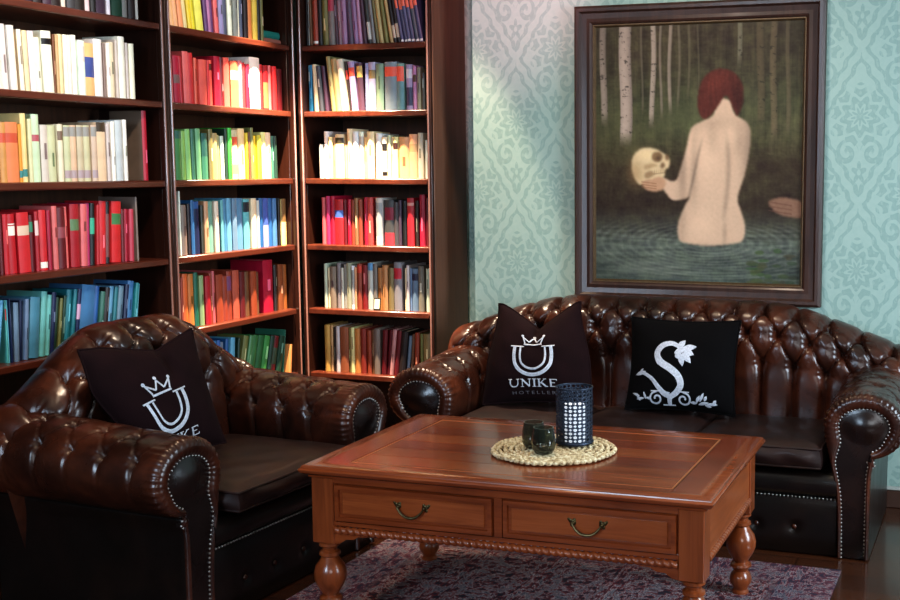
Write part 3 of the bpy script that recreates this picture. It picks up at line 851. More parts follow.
zt = SHELF_Z[6] + 0.001
flat_book('book', 0, 0, 0, XF, zt, 0.14, 0.135, 0.022, PI / 2, (150, 96, 84), 'pinkish book lying flat at the end of the corner bookcase top shelf').location = (XF - 0.05, 4.556, zt + 0.011)
flat_book('book', 0, 0, 0, XF, zt, 0.14, 0.13, 0.03, PI / 2, (34, 116, 108), 'teal book lying on the flat pinkish book, corner bookcase top shelf').location = (XF - 0.052, 4.556, zt + 0.0225 + 0.0155)
# paperback with a sunlit patch put into its tan colour, lowest visible corner shelf
mb, mats = book_mesh(0.022, 0.13, 0.12, (206, 142, 84))
o = mb.build('book', mats)
o.matrix_basis = Matrix.Translation((XF - 0.03, 4.676, SHELF_Z[1] + 0.0015)) @ Matrix.Rotation(PI / 2, 4, 'Z') @ Matrix.Rotation(R(6), 4, 'Y') @ Matrix.Translation((-0.011, 0, 0))
tag(o, 'small sunlit tan paperback slanting at the end of the sixth shelf, corner bookcase', 'book')
# small framed card put in for a bright light spot before the grey books
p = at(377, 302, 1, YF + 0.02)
cr = empty('bright_spot_card', (p.x, YF + 0.016, SHELF_Z[2] + 0.001))
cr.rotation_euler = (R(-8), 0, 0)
tag(cr, 'cream card in black frame put in for a bright spot, standing before the grey books', 'card')
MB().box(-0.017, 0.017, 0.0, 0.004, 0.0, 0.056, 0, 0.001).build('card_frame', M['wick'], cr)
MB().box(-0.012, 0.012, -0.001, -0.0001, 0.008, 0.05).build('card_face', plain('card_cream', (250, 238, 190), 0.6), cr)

# ------------------------------------------------------------------ chesterfield seating
def smooth01(t):
    t = max(0.0, min(1.0, t))
    return t * t * (3 - 2 * t)


def resample(pts, step):
    pts = [Vector((p[0], p[1])) for p in pts]
    L = [0]
    for a, b in zip(pts, pts[1:]): L.append(L[-1] + (b - a).length)
    n = max(4, int(L[-1] / step))
    out = []
    j = 0
    for i in range(n + 1):
        s = L[-1] * i / n
        while j < len(L) - 2 and L[j + 1] < s: j += 1
        t = (s - L[j]) / max(1e-9, L[j + 1] - L[j])
        out.append(pts[j].lerp(pts[j + 1], t))
    return out


def catmull(pts, n=8):
    pts = [Vector(p) for p in pts]
    P = [pts[0] * 2 - pts[1]] + pts + [pts[-1] * 2 - pts[-2]]
    out = []
    for i in range(1, len(P) - 2):
        for k in range(n):
            t = k / n
            a, b, c, d = P[i - 1], P[i], P[i + 1], P[i + 2]
            out.append(0.5 * ((2 * b) + (c - a) * t + (2 * a - 5 * b + 4 * c - d) * t * t + (3 * b - a - 3 * c + d) * t ** 3))
    out.append(pts[-1])
    return out


def tuft(u, s, a, b, s_first, n_rows, phase=0.0, sharp=3.0, sig=0.014):
    """height (<=0) of buttoned leather: u along, s up the profile; returns metres inwards"""
    U = u / a + phase
    V = (s - s_first) / b
    Vc = min(max(V, 0.0), n_rows - 1.0)
    p = U + Vc / 2
    q = U - Vc / 2
    sp, sq = abs(math.sin(PI * p)), abs(math.sin(PI * q))
    pil = math.sqrt(sp * sq)
    # cushion: rounded between sharp folds
    cush = 1 - (1 - pil) ** sharp
    rp, rq = p - round(p), q - round(q)
    du = (rp + rq) / 2 * a
    dv = (rp - rq) * b if 0 <= V <= n_rows - 1 else ((V - Vc) * b + (rp - rq) * b)
    r2 = du * du + dv * dv
    rr_ = math.sqrt(r2)
    btn = math.exp(-rr_ / sig) + 0.10 * math.cos(7 * math.atan2(dv, du)) * math.exp(-((rr_ - 0.018) / 0.012) ** 2)
    fade = 1.0
    if V > n_rows - 1: fade = math.exp(-((V - (n_rows - 1)) * b / 0.10) ** 2)
    return cush, btn, fade


def arm_profile():
    """(o, z): o outward from the inner bulge; from the inside bottom, over the roll, to the outside bottom"""
    cx, cz, rx, rz = 0.138, 0.466, 0.138, 0.115
    P = [(0.055, 0.006), (0.05, 0.2), (0.034, 0.30), (0.014, 0.38), (0.002, 0.44)]
    for k in range(0, 27):
        a = PI - PI * 0.02 - (PI * 1.42) * k / 26
        P.append((cx + rx * math.cos(a), cz + rz * math.sin(a)))
    P += [(0.176, 0.352), (0.166, 0.30), (0.164, 0.2), (0.164, 0.006)]
    return resample([tuple(v) for v in catmull([Vector((p[0], p[1], 0)) for p in P], 6)], 0.006)


def make_arm(root, side, x_in, depth, mats, rows=3, a=0.125, phase=0.0, scale=1.0, back_y=None):
    """side -1: arm on -x; x_in: |x| of its inner bulge; runs y 0..depth"""
    prof = arm_profile()
    prof = [Vector((p.x * scale, p.y)) for p in prof]
    S = [0.0]
    for p, q in zip(prof, prof[1:]): S.append(S[-1] + (q - p).length)
    ns = len(prof)
    nrm = []
    for i in range(ns):
        t = prof[min(i + 1, ns - 1)] - prof[max(i - 1, 0)]
        t.normalize()
        nrm.append(Vector((-t.y, t.x)))     # outwards (left of travel: inside up, over, down outside)
    # orient: at inner bulge normal should be -o
    mid = min(range(ns), key=lambda i: abs(prof[i].x))
    if nrm[mid].x > 0: nrm = [-n for n in nrm]
    # where tufting begins: z = .36 inside ; ends under the roll outside
    s_in = next(S[i] for i in range(ns) if prof[i].y > 0.34)
    top_i = max(range(ns), key=lambda i: prof[i].y)
    s_top = S[top_i]
    b = 0.098
    s_first = s_top - 0.17
    n_rows = rows
    under = [i for i in range(top_i, ns) if prof[i].y < 0.40]
    s_under = S[under[0]]
    mb = MB()
    ny = int(depth / 0.006)
    ys = [0.026 + (depth - 0.026) * j / ny for j in range(ny + 1)]
    lip = [(0.026, 0.0), (0.014, 0.0025), (0.006, 0.007), (0.001, 0.014), (0.0, 0.021), (0.002, 0.028), (0.007, 0.034), (0.013, 0.037)]

    def rollness(i):
        # 1 on the roll, small on the lower panel
        z = prof[i].y
        return 0.30 + 0.70 * smooth01((z - 0.32) / 0.09)

    vs, fs = [], []

    def disp(i, y):
        s = S[i]
        w_s = smooth01((s - s_in) / 0.05) * (1 - smooth01((s - s_under + 0.03) / 0.06))
        w_y = smooth01((y - 0.045) / 0.07)
        cush, btn, fade = tuft(y - 0.055, s, a, b, s_first, n_rows, phase, 6.5, 0.012)
        h = -0.014 * (1 - cush) * fade - 0.024 * btn
        h *= w_s * w_y
        # gathers towards the front lip
        g = math.sin(s * 2 * PI / 0.021 + 1.7 * math.sin(s * 31)) * 0.0032 * math.exp(-(y / 0.045) ** 2) * smooth01((prof[i].y - 0.36) / 0.06)
        return h + g
    loops = []
    for (y, ins) in reversed(lip):
        loop = []
        for i in range(ns):
            q = prof[i] - nrm[i] * (ins * rollness(i) * 1.42 - disp(i, y) * (1.0 if ins < 0.03 else 0.25))
            loop.append((q.x, y, q.y))
        loops.append(loop)
    for y in ys[1:]:
        loop = []
        for i in range(ns):
            q = prof[i] + nrm[i] * disp(i, y)
            loop.append((q.x, y, q.y))
        loops.append(loop)
    sgn = side

    def W(p):
        return (sgn * (x_in + p[0]), p[1], p[2] + 0.045 * smooth01((p[2] - 0.3) / 0.25) * max(0.0, p[1] - 0.05) / depth)
    for lp in loops: vs += [W(p) for p in lp]
    for j in range(len(loops) - 1):
        for i in range(ns - 1):
            fs.append((j * ns + i, j * ns + i + 1, (j + 1) * ns + i + 1, (j + 1) * ns + i))
    nf = len(fs)
    fs.append(tuple((len(loops) - 1) * ns + i for i in range(ns)))
    mb.add(vs, fs, 0)
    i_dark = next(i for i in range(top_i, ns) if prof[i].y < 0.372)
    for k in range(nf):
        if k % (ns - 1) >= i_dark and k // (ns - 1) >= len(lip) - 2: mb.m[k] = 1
    arm = mb.build('arm', [mats[0], mats[1]], root, ang=75)
    # facing panel
    panel = MB()
    poly = [W((p[0], 0.0125, p[2])) for p in loops[0]]
    cxm = sum(p[0] for p in poly) / ns
    panel.add(poly + [(p[0], 0.03, p[2]) for p in poly], [tuple(range(ns))] + [(i, i + 1, ns + i + 1, ns + i) for i in range(ns - 1)], 0)
    # padded swelling in the middle of the scroll
    rcx, rcz = sgn * (x_in + 0.138 * scale), 0.466
    FR, NA = 10, 36
    pv = [(rcx + 0.082 * (k / FR) * math.cos(2 * PI * j / NA), 0.0122 - 0.017 * (1 - (k / FR) ** 2) ** 1.6, rcz + 0.062 * (k / FR) * math.sin(2 * PI * j / NA)) for k in range(FR, -1, -1) for j in range(NA)]
    pf = [(k * NA + j, k * NA + (j + 1) % NA, (k + 1) * NA + (j + 1) % NA, (k + 1) * NA + j) for k in range(FR) for j in range(NA)]
    panel.add(pv, pf, 0)
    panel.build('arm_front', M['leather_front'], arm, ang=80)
    # nails along the panel's outline
    nails = MB()
    pts = [Vector(p) for p in poly]
    acc = 0.0
    last = pts[0]
    nails_at = []
    for p, q in zip(pts, pts[1:]):
        d = (q - p).length
        while acc <= d:
            nails_at.append(p.lerp(q, acc / d))
            acc += 0.0135
        acc -= d
    for p in nails_at:
        nails.ball((p.x, p.y - 0.0015, p.z), 0.0039, 0, 8, 5)
    nails.build('nailhead_trim', M['nail'], arm)
    return arm


def back_profile(h):
    cz, rz = h - 0.115, 0.115
    cx, rx = 0.118, 0.122
    P = [(0.0, 0.26), (-0.012, 0.36), (-0.006, 0.46), (-0.002, cz - 0.10), (-0.006, cz - 0.03)]
    for k in range(0, 27):
        a = PI - 0.02 - (PI * 1.36) * k / 26
        P.append((cx + rx * math.cos(a), cz + rz * math.sin(a)))
    P += [(0.165, cz - 0.13), (0.16, cz - 0.2), (0.16, 0.2), (0.16, 0.008)]
    return resample([tuple(v) for v in catmull([Vector((p[0], p[1], 0)) for p in P], 6)], 0.006)


def make_back(root, half, y_in, h, drop, mats, rows=3, a=0.122, phase=0.0, first_z=None):
    prof = back_profile(h)
    ns = len(prof)
    S = [0.0]
    for p, q in zip(prof, prof[1:]): S.append(S[-1] + (q - p).length)
    nrm = []
    for i in range(ns):
        t = prof[min(i + 1, ns - 1)] - prof[max(i - 1, 0)]
        t.normalize()
        nrm.append(Vector((-t.y, t.x)))
    mid = min(range(ns), key=lambda i: prof[i].x)
    if nrm[mid].x > 0: nrm = [-n for n in nrm]
    top_i = max(range(ns), key=lambda i: prof[i].y)
    b = 0.112
    # top button row sits just in front of the crest
    s_first = S[top_i] - 0.075 - b * (rows - 1)
    s_seat = next(S[i] for i in range(ns) if prof[i].y > 0.36)
    s_end = next(S[i] for i in range(top_i, ns) if prof[i].y < h - 0.16)
    nx = int(2 * half / 0.006)
    mb = MB()
    vs, fs = [], []
    for j in range(nx + 1):
        x = -half + 2 * half * j / nx
        dz = drop(x)
        e = half - abs(x)
        rnd = math.sqrt(max(0.0, 1 - (1 - min(1.0, e / 0.05)) ** 2))
        for i in range(ns):
            s = S[i]
            w_s = smooth01((s - s_seat) / 0.04) * (1 - smooth01((s - s_end + 0.05) / 0.1)) * smooth01((e - 0.02) / 0.06)
            cush, btn, fade = tuft(x, s, a, b, s_first, rows, phase, 3.4, 0.020)
            d = (-0.030 * (1 - cush) * fade - 0.030 * btn) * w_s
            q = prof[i] + nrm[i] * d
            q = Vector((0.12 + (q.x - 0.12) * (0.25 + 0.75 * rnd), q.y))
            z = q.y - dz * smooth01((q.y - 0.30) / (h - 0.34)) - (1 - rnd) * 0.05 * smooth01((q.y - 0.4) / 0.3)
            lim = half - 0.125 * (1 - smooth01((q.y - 0.40) / 0.2))
            vs.append((max(-lim, min(lim, x)), y_in + q.x, z))
    for j in range(nx):
        for i in range(ns - 1):
            fs.append((j * ns + i, (j + 1) * ns + i, (j + 1) * ns + i + 1, j * ns + i + 1))
    fs.append(tuple(range(ns)))
    fs.append(tuple(nx * ns + i for i in range(ns)))
    mb.add(vs, fs, 0)
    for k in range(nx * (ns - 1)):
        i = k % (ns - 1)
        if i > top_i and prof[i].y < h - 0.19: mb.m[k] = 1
    return mb.build('backrest', [mats[0], mats[1]], root, ang=75)


def make_cushion(root, x0, x1, y0, y1, z0, z1, m, seed=0):
    """boxed seat cushion with rounded, slightly sagging faces and piping"""
    w, d, t = x1 - x0, y1 - y0, z1 - z0
    rr = random.Random(seed)
    ph = [rr.uniform(0, 6) for _ in range(4)]
    mb = MB()

    def edge(u, v):
        # rounded rectangle outline
        return u, v

    def surf(top):
        def fn(u, v):
            U, V = 2 * u - 1, 2 * v - 1
            k = (1 - abs(U) ** 6) * (1 - abs(V) ** 6)
            dome = max(0.0, k) ** 0.5
            wr = 0.003 * math.sin(9 * U + ph[0] + 3 * V) * math.sin(7 * V + ph[1]) * k
            z = z1 - 0.022 + 0.022 * dome + wr if top else z0 + 0.016 - 0.016 * dome
            return (x0 + w * u, y0 + d * v, z)
        return fn
    mb.grid(surf(True), 26, 26)
    mb.grid(surf(False), 26, 26, flip=True)
    # bulging sides
    zt, zb = z1 - 0.022, z0 + 0.016
    n = 26
    ring = [(x0 + w * i / n, y0, 0, -1) for i in range(n)] + [(x1, y0 + d * i / n, 1, 0) for i in range(n)] + [(x1 - w * i / n, y1, 0, 1) for i in range(n)] + [(x0, y1 - d * i / n, -1, 0) for i in range(n)]
    N = len(ring)
    vs, fs = [], []
    lv = 6
    for k in range(lv + 1):
        f = k / lv
        for j, (x, y, nx_, ny_) in enumerate(ring):
            tt = (j % n) / n
            bul = 0.014 * math.sin(PI * f) * min(1.0, 6 * min(tt, 1 - tt) + 0.15) + 0.0025 * math.sin(20 * tt + ph[2] + 5 * f)
            vs.append((x + nx_ * bul, y + ny_ * bul, zb + (zt - zb) * f))
    for k in range(lv):
        for j in range(N):
            j2 = (j + 1) % N
            fs.append((k * N + j, k * N + j2, (k + 1) * N + j2, (k + 1) * N + j))
    mb.add(vs, fs)
    c = mb.build('seat_cushion', m, root, ang=60)
    pp = MB()
    for z in (zt, zb):
        pp.tube([(x, y, z) for x, y, _, _ in ring], 0.0045, 6, closed=True)
    pp.build('piping', m, c)
    return c


def base_front(root, half, depth, z_rail, mats, nb, bx):
    mb = MB()
    # front panel with buttons as dimples
    def fn(u, v):
        x = -half + 2 * half * u
        z = 0.006 + (z_rail - 0.011) * v
        d = 0.0
        for xx in bx:
            r2 = (x - xx) ** 2 + (z - 0.098) ** 2
            d += 0.012 * math.exp(-r2 / (2 * 0.014 ** 2))
        bul = 0.010 * (1 - (2 * v - 1) ** 4)
        return (x, 0.018 - bul + d, z)
    mb.grid(fn, int(2 * half / 0.012), 22)
    mb.box(-half, half, 0.02, depth, 0.006, z_rail - 0.004)
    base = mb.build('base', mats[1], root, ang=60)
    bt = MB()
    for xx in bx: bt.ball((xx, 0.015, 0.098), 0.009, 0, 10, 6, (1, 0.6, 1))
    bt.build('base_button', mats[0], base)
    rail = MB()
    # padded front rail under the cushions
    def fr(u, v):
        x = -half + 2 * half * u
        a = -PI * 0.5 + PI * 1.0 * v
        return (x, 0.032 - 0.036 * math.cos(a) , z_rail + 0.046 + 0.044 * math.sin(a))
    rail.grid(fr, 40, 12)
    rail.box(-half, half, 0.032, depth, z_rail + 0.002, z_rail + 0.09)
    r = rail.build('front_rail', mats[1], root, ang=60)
    nl = MB()
    x = -half + 0.008
    while x < half - 0.004:
        nl.ball((x, 0.016, z_rail), 0.0042, 0, 8, 5)
        x += 0.0135
    nl.build('nailhead_trim', M['nail'], r)


LM = (M['leather'], M['leather_dark'])


def make_sofa():
    W = 1.95
    root = empty('chesterfield_sofa', (-1.258, 4.055, 0))
    tag(root, 'brown buttoned leather sofa below the painting', 'sofa')
    D = 0.70
    x_in = W / 2 - 0.277
    for s in (-1, 1):
        make_arm(root, s, x_in, D - 0.03, LM, rows=4, a=0.125)

    def drop(x):
        e = max(0.0, abs(x) - 0.35)
        return 0.25 * (1 - math.exp(-0.72 * e * e / 0.25))
    make_back(root, W / 2 - 0.02, 0.450, 0.822, drop, LM, rows=3, a=0.122, phase=-0.25)
    base_front(root, x_in + 0.052, 0.60, 0.205, LM, 0, [0.605 - 0.133 * k for k in range(10)])
    cw = 2 * x_in / 3
    for k in range(3):
        make_cushion(root, -x_in + k * cw + 0.004, -x_in + (k + 1) * cw - 0.004, -0.012, 0.452, 0.300, 0.404, M['leather_seat'], k)
    return root


def make_armchair():
    W = 1.185
    root = empty('chesterfield_armchair', (-2.125, 3.235, 0), R(86.5))
    tag(root, 'brown buttoned leather armchair before the bookcases', 'armchair')
    D = 0.76
    x_in = W / 2 - 0.277
    for s in (-1, 1):
        make_arm(root, s, x_in, D - 0.03, LM, rows=4, a=0.118, phase=0.1)

    def drop(x):
        e = max(0.0, abs(x) - 0.12)
        return 0.25 * (1 - math.exp(-3.0 * e * e / 0.25))
    make_back(root, W / 2 - 0.03, 0.505, 0.842, drop, LM, rows=3, a=0.135, phase=0.5)
    base_front(root, x_in + 0.052, 0.64, 0.225, LM, 0, [-0.22, -0.075, 0.075, 0.22])
    make_cushion(root, -x_in + 0.004, x_in - 0.004, -0.045, 0.505, 0.318, 0.411, M['leather_seat'], 9)
    return root


make_sofa()
make_armchair()

# ------------------------------------------------------------------ pillows
class Pillow:
    def __init__(self, w, h, t, chop=0.0, seed=1, chop_u=0.0, shrink=0.2, squash=0.0):
        self.sq = squash
        self.sh = shrink
        self.w, self.h, self.t, self.chop, self.cu = w, h, t, chop, chop_u
        r = random.Random(seed)
        self.ph = [r.uniform(0, 6.28) for _ in range(6)]

    def P(self, u, v, side=-1, lift=0.0):
        """u,v in -1..1 -> local point; front is -y"""
        bx = 1 - 0.07 * (1 - v * v)
        bz = 1 - 0.07 * (1 - u * u)
        x = self.w / 2 * u * bx
        if self.sq and u < 0: x *= 1 - self.sq * smooth01((0.45 - v) / 1.0)
        if self.chop: x *= 1 - self.sh * smooth01((v + 0.3) / 1.3)
        z = self.h / 2 * v * bz
        k = max(0.0, (1 - abs(u) ** 2.6) * (1 - abs(v) ** 2.6))
        th = self.t / 2 * k ** 0.62
        # chopped top edge
        du = (u - self.cu)
        g = max(0.0, 1 - abs(du) / 0.92) ** 1.25 * max(0.0, (v + 0.15) / 1.15) ** 1.6 if v > -0.15 else 0.0
        z -= self.chop * g
        cr = math.exp(-(du / 0.09) ** 2) * smooth01((v - 0.15) / 0.6)
        th *= 1 - 0.55 * cr * (1 if self.chop else 0)
        wr = 0.0035 * math.sin(6 * u + self.ph[0] + 4 * v) * math.sin(5 * v + self.ph[1]) * k
        return Vector((x, side * (th + wr + lift), z + self.h / 2))

    def mesh(self):
        mb = MB()
        n = 44
        for side in (-1, 1):
            mb.grid(lambda a, b: self.P(2 * a - 1, 2 * b - 1, side), n, n, flip=(side > 0))
        ring = []
        for k in range(n): ring.append((-1 + 2 * k / n, -1))
        for k in range(n): ring.append((1, -1 + 2 * k / n))
        for k in range(n): ring.append((1 - 2 * k / n, 1))
        for k in range(n): ring.append((-1, 1 - 2 * k / n))
        mb.tube([self.P(u, v) for u, v in ring], 0.004, 6, closed=True)
        return mb


class Emb:
    """flat embroidery laid on a pillow face; coordinates are u,v"""

    def __init__(self, pil, lift=0.0022, rot=0.0, c=(0, 0)):
        self.p, self.mb, self.lift, self.rot, self.c = pil, MB(), lift, rot, c

    def Q(self, u, v, lift):
        if self.rot:
            a = self.p.w / self.p.h
            du, dv = (u - self.c[0]) * a, v - self.c[1]
            u = self.c[0] + (du * math.cos(self.rot) - dv * math.sin(self.rot)) / a
            v = self.c[1] + du * math.sin(self.rot) + dv * math.cos(self.rot)
        return self.p.P(max(-0.99, min(0.99, u)), max(-0.99, min(0.99, v)), -1, lift)

    def ribbon(self, pts, w, n=8, taper=False):
        c = catmull([Vector((x, y, 0)) for x, y in pts], n) if len(pts) > 2 else [Vector((*pts[0], 0)).lerp(Vector((*pts[1], 0)), k / 10) for k in range(11)]
        asp = self.p.w / self.p.h
        vs, fs = [], []
        N = len(c)
        for i, q in enumerate(c):
            t = c[min(i + 1, N - 1)] - c[max(i - 1, 0)]
            tx, ty = t.x * asp, t.y
            L = math.hypot(tx, ty) or 1
            nx, ny = -ty / L / asp, tx / L
            ww = w(i / (N - 1)) if callable(w) else w
            for s in (-1, 0, 1):
                vs.append(self.Q(q.x + nx * ww * s / 2, q.y + ny * ww * s / 2, self.lift + (0.0012 if s == 0 else 0)))
        for i in range(N - 1):
            for k in (0, 1):
                fs.append((3 * i + k, 3 * i + k + 1, 3 * i + 4 + k, 3 * i + 3 + k))
        self.mb.add(vs, fs)

    def disc(self, u, v, r, n=12):
        asp = self.p.w / self.p.h
        vs = [self.Q(u, v, self.lift + 0.001)]
        for k in range(n):
            a = 2 * PI * k / n
            vs.append(self.Q(u + r * math.cos(a) / asp, v + r * math.sin(a), self.lift))
        self.mb.add(vs, [(0, 1 + k, 1 + (k + 1) % n) for k in range(n)])

    def leaf(self, u0, v0, u1, v1, w):
        self.ribbon([(u0, v0), ((u0 + u1) / 2, (v0 + v1) / 2 + 0.004), (u1, v1)], lambda t: max(0.004, w * math.sin(PI * (0.08 + 0.9 * t))), 6)

    def text(self, body, u, v, size_v, space=1.0, width=None):
        cu = bpy.data.curves.new('lettering', 'FONT')
        cu.body = body
        cu.align_x = 'CENTER'
        cu.space_character = space
        cu.resolution_u = 3
        ob = bpy.data.objects.new('lettering', cu)
        COL.objects.link(ob)
        dg = bpy.context.evaluated_depsgraph_get()
        dg.update()
        me = bpy.data.meshes.new_from_object(ob.evaluated_get(dg))
        xs = [q.co.x for q in me.vertices]
        ys = [q.co.y for q in me.vertices]
        asp = self.p.w / self.p.h
        ky = size_v / max(ys)
        kx = width / (max(xs) - min(xs)) if width else ky / asp
        mx = (max(xs) + min(xs)) / 2
        vs = [self.Q(u + (q.co.x - mx) * kx, v + q.co.y * ky, self.lift) for q in me.vertices]
        self.mb.add(vs, [tuple(f.vertices) for f in me.polygons])
        bpy.data.objects.remove(ob)
        bpy.data.curves.remove(cu)
        bpy.data.meshes.remove(me)


def unike_pillow(label, mw, seed, chop=0.07, shift=(0, 0), cu=0.02, size=(0.455, 0.405), shrink=0.25, erot=0.0, squash=0.0):
    pil = Pillow(size[0], size[1], 0.15, chop, seed, cu, shrink, squash)
    o = pil.mesh().build('throw_pillow', M['velvet_brown'], ang=80)
    o.matrix_basis = mw
    tag(o, label, 'pillow', 'dark brown pillows with silver crowned U')
    ox, oy = shift
    e = Emb(pil, rot=erot, c=(ox, oy))
    # crowned U: two nested strokes
    for r, w, top in ((0.37, 0.075, 0.14), (0.25, 0.045, 0.13)):
        pts = [(-r + ox, top + oy), (-r + ox, -0.06 + oy)] + [(r * math.cos(a) + ox, -0.10 + r * 1.0 * math.sin(a) + oy) for a in [PI + PI * k / 8 for k in range(1, 8)]] + [(r + ox, -0.06 + oy), (r + ox, top + oy)]
        e.ribbon(pts, w)
    for s in (-1, 1):
        e.ribbon([(s * 0.18 + ox, 0.15 + oy), (s * 0.45 + ox, 0.15 + oy)], 0.03)
    e.mb.build('emblem_letter', M['silver'], o)
    c = Emb(pil, rot=erot, c=(ox, oy))
    c.ribbon([(-0.19 + ox, 0.215 + oy), (0.19 + ox, 0.215 + oy)], 0.04)
    for p, q in (((-0.17, 0.24), (-0.23, 0.42)), ((-0.23, 0.42), (-0.08, 0.29)), ((-0.08, 0.29), (0, 0.46)), ((0, 0.46), (0.08, 0.29)), ((0.08, 0.29), (0.23, 0.42)), ((0.23, 0.42), (0.17, 0.24))):
        c.ribbon([(p[0] + ox, p[1] + oy), (q[0] + ox, q[1] + oy)], 0.035)
    for q in ((-0.24, 0.45), (0, 0.50), (0.24, 0.45)):
        c.disc(q[0] + ox, q[1] + oy, 0.035)
    c.mb.build('emblem_crown', M['silver'], o)
    t = Emb(pil, rot=erot, c=(ox, oy))
    HH, TK, TN = 0.15, 0.036, 0.018
    y0 = -0.71 + oy

    def st(x0_, y0_, x1_, y1_, w_):
        t.ribbon([(x0_ + ox, y0 + y0_ * HH), (x1_ + ox, y0 + y1_ * HH)], w_)

    def serif(x_, y_, w_=0.05): st(x_ - w_ / 2, y_, x_ + w_ / 2, y_, 0.016)
    # U
    t.ribbon([(-0.43 + ox, y0 + HH), (-0.43 + ox, y0 + 0.4 * HH), (-0.40 + ox, y0 + 0.06 * HH), (-0.355 + ox, y0), (-0.31 + ox, y0 + 0.08 * HH), (-0.285 + ox, y0 + 0.4 * HH), (-0.285 + ox, y0 + HH)], lambda q: TK - (TK - TN) * q)
    serif(-0.43, 1.0, 0.075)
    serif(-0.285, 1.0, 0.06)
    # N
    st(-0.20, 0, -0.20, 1, TN)
    st(-0.205, 1, -0.065, 0, TK)
    st(-0.065, 0, -0.065, 1, TN)
    serif(-0.20, 0.0, 0.06)
    serif(-0.21, 1.0, 0.05)
    serif(-0.065, 1.0, 0.06)
    # I
    st(0.025, 0, 0.025, 1, TK)
    serif(0.025, 0.0, 0.075)
    serif(0.025, 1.0, 0.075)
    # K
    st(0.115, 0, 0.115, 1, TK)
    st(0.13, 0.42, 0.225, 1.0, TN)
    st(0.155, 0.55, 0.24, 0.0, TK)
    serif(0.115, 0.0, 0.075)
    serif(0.115, 1.0, 0.075)
    serif(0.225, 1.0, 0.06)
    serif(0.245, 0.0, 0.06)
    # E
    st(0.33, 0, 0.33, 1, TK)
    st(0.31, 0.97, 0.44, 0.97, TN)
    st(0.33, 0.52, 0.41, 0.52, TN)
    st(0.31, 0.03, 0.445, 0.03, TN)
    st(0.44, 0.97, 0.44, 0.78, 0.014)
    st(0.445, 0.03, 0.445, 0.25, 0.014)
    t.mb.build('lettering', M['silver'], o)
    t2 = Emb(pil, rot=erot, c=(ox, oy))
    t2.text('HOTELLER', ox, -0.86 + oy, 0.062, 1.5, 0.80)
    t2.mb.build('lettering', M['silver_dim'], o)
    return o


def place(loc, yaw, tilt, roll, pivot_h=0.0):
    """pillow: bottom centre at loc; tilt back, roll in its own plane about its middle, yaw"""
    return Matrix.Translation(loc) @ Matrix.Rotation(yaw, 4, 'Z') @ Matrix.Rotation(-tilt, 4, 'X') @ Matrix.Translation((0, 0, 0.2)) @ Matrix.Rotation(roll, 4, 'Y') @ Matrix.Translation((0, 0, -0.2))


unike_pillow('dark brown pillow with silver crowned U leaning at the sofa end near the bookcase', place((-1.718, 4.315, 0.414), R(3), R(14), R(-3)), 3, 0.095)
unike_pillow('dark brown pillow with silver crowned U leaning in the armchair', place((-2.475, 3.085, 0.420), R(77), R(16), R(-3)), 5, 0.04, (-0.10, -0.14), 0.25, (0.45, 0.40), 0.05, R(9), 0.38)

# black pillow with the ornamented S
pil = Pillow(0.435, 0.36, 0.13, 0.0, 8)
sp = pil.mesh().build('throw_pillow', M['velvet_black'], ang=80)
sp.matrix_basis = place((-1.143, 4.345, 0.414), R(-2), R(14), R(-0.5))
tag(sp, 'black pillow with ornate silver serpent-like letter S, middle of the sofa', 'pillow')


def uv(x, y):
    return ((x - 368) / 262, -(y - 293) / 222)


e = Emb(pil)
e.ribbon([uv(*p) for p in [(372, 205), (330, 190), (285, 205), (260, 245), (280, 285), (330, 315), (372, 350), (388, 395), (365, 435), (335, 460), (332, 495)]], lambda t: 0.085 + 0.075 * math.sin(PI * t), 8)
e.ribbon([uv(*p) for p in [(160, 345), (195, 345), (240, 370), (275, 410), (305, 440), (330, 450)]], lambda t: 0.05 + 0.09 * t, 8)
e.mb.build('emblem_letter', M['silver'], sp)
EMB = []
b = Emb(pil)
EMB.append(('emblem_tail_bud', b))
b.leaf(*uv(150, 352), *uv(205, 335), 0.09)
b.leaf(*uv(170, 340), *uv(190, 322), 0.05)
b = Emb(pil)
EMB.append(('emblem_flower', b))
for q in [((350, 240), (395, 215)), ((365, 215), (390, 180)), ((385, 215), (440, 205)), ((395, 225), (435, 240)), ((390, 235), (425, 275)), ((380, 240), (390, 290)), ((360, 235), (372, 262))]:
    c_ = q[0]
    b.leaf(*uv(*c_), *uv(c_[0] + 1.25 * (q[1][0] - c_[0]), c_[1] + 1.25 * (q[1][1] - c_[1])), 0.14)
b = Emb(pil)
EMB.append(('emblem_leaf', b))
b.leaf(*uv(258, 262), *uv(268, 300), 0.08)
for cx, s in ((268, -1), (400, 1)):
    b = Emb(pil)
    EMB.append(('emblem_scroll', b))
    b.ribbon([uv(cx - s * 45, 430), uv(cx + s * 30, 430)], 0.028)
    b.ribbon([uv(cx + s * (37 - 2.7 * k) * math.cos(0.75 * k - 1.6), 466 + (35 - 2.5 * k) * math.sin(0.75 * k - 1.6)) for k in range(12)], 0.042, 5)
b = Emb(pil)
EMB.append(('emblem_foot', b))
b.ribbon([uv(300, 497), uv(360, 497)], 0.03)
b = Emb(pil)
EMB.append(('emblem_spray', b))
for q in [((240, 470), (215, 462)), ((215, 470), (200, 435)), ((205, 465), (165, 470)), ((180, 455), (140, 440)), ((165, 450), (185, 478))]:
    b.leaf(*uv(*q[0]), *uv(*q[1]), 0.055)
b = Emb(pil)
EMB.append(('emblem_spray', b))
for q in [((432, 478), (465, 480)), ((460, 478), (480, 440)), ((478, 470), (500, 425)), ((470, 485), (520, 470)), ((500, 465), (512, 440)), ((510, 480), (560, 475)), ((540, 475), (555, 455)), ((500, 485), (530, 490))]:
    b.leaf(*uv(*q[0]), *uv(*q[1]), 0.065)
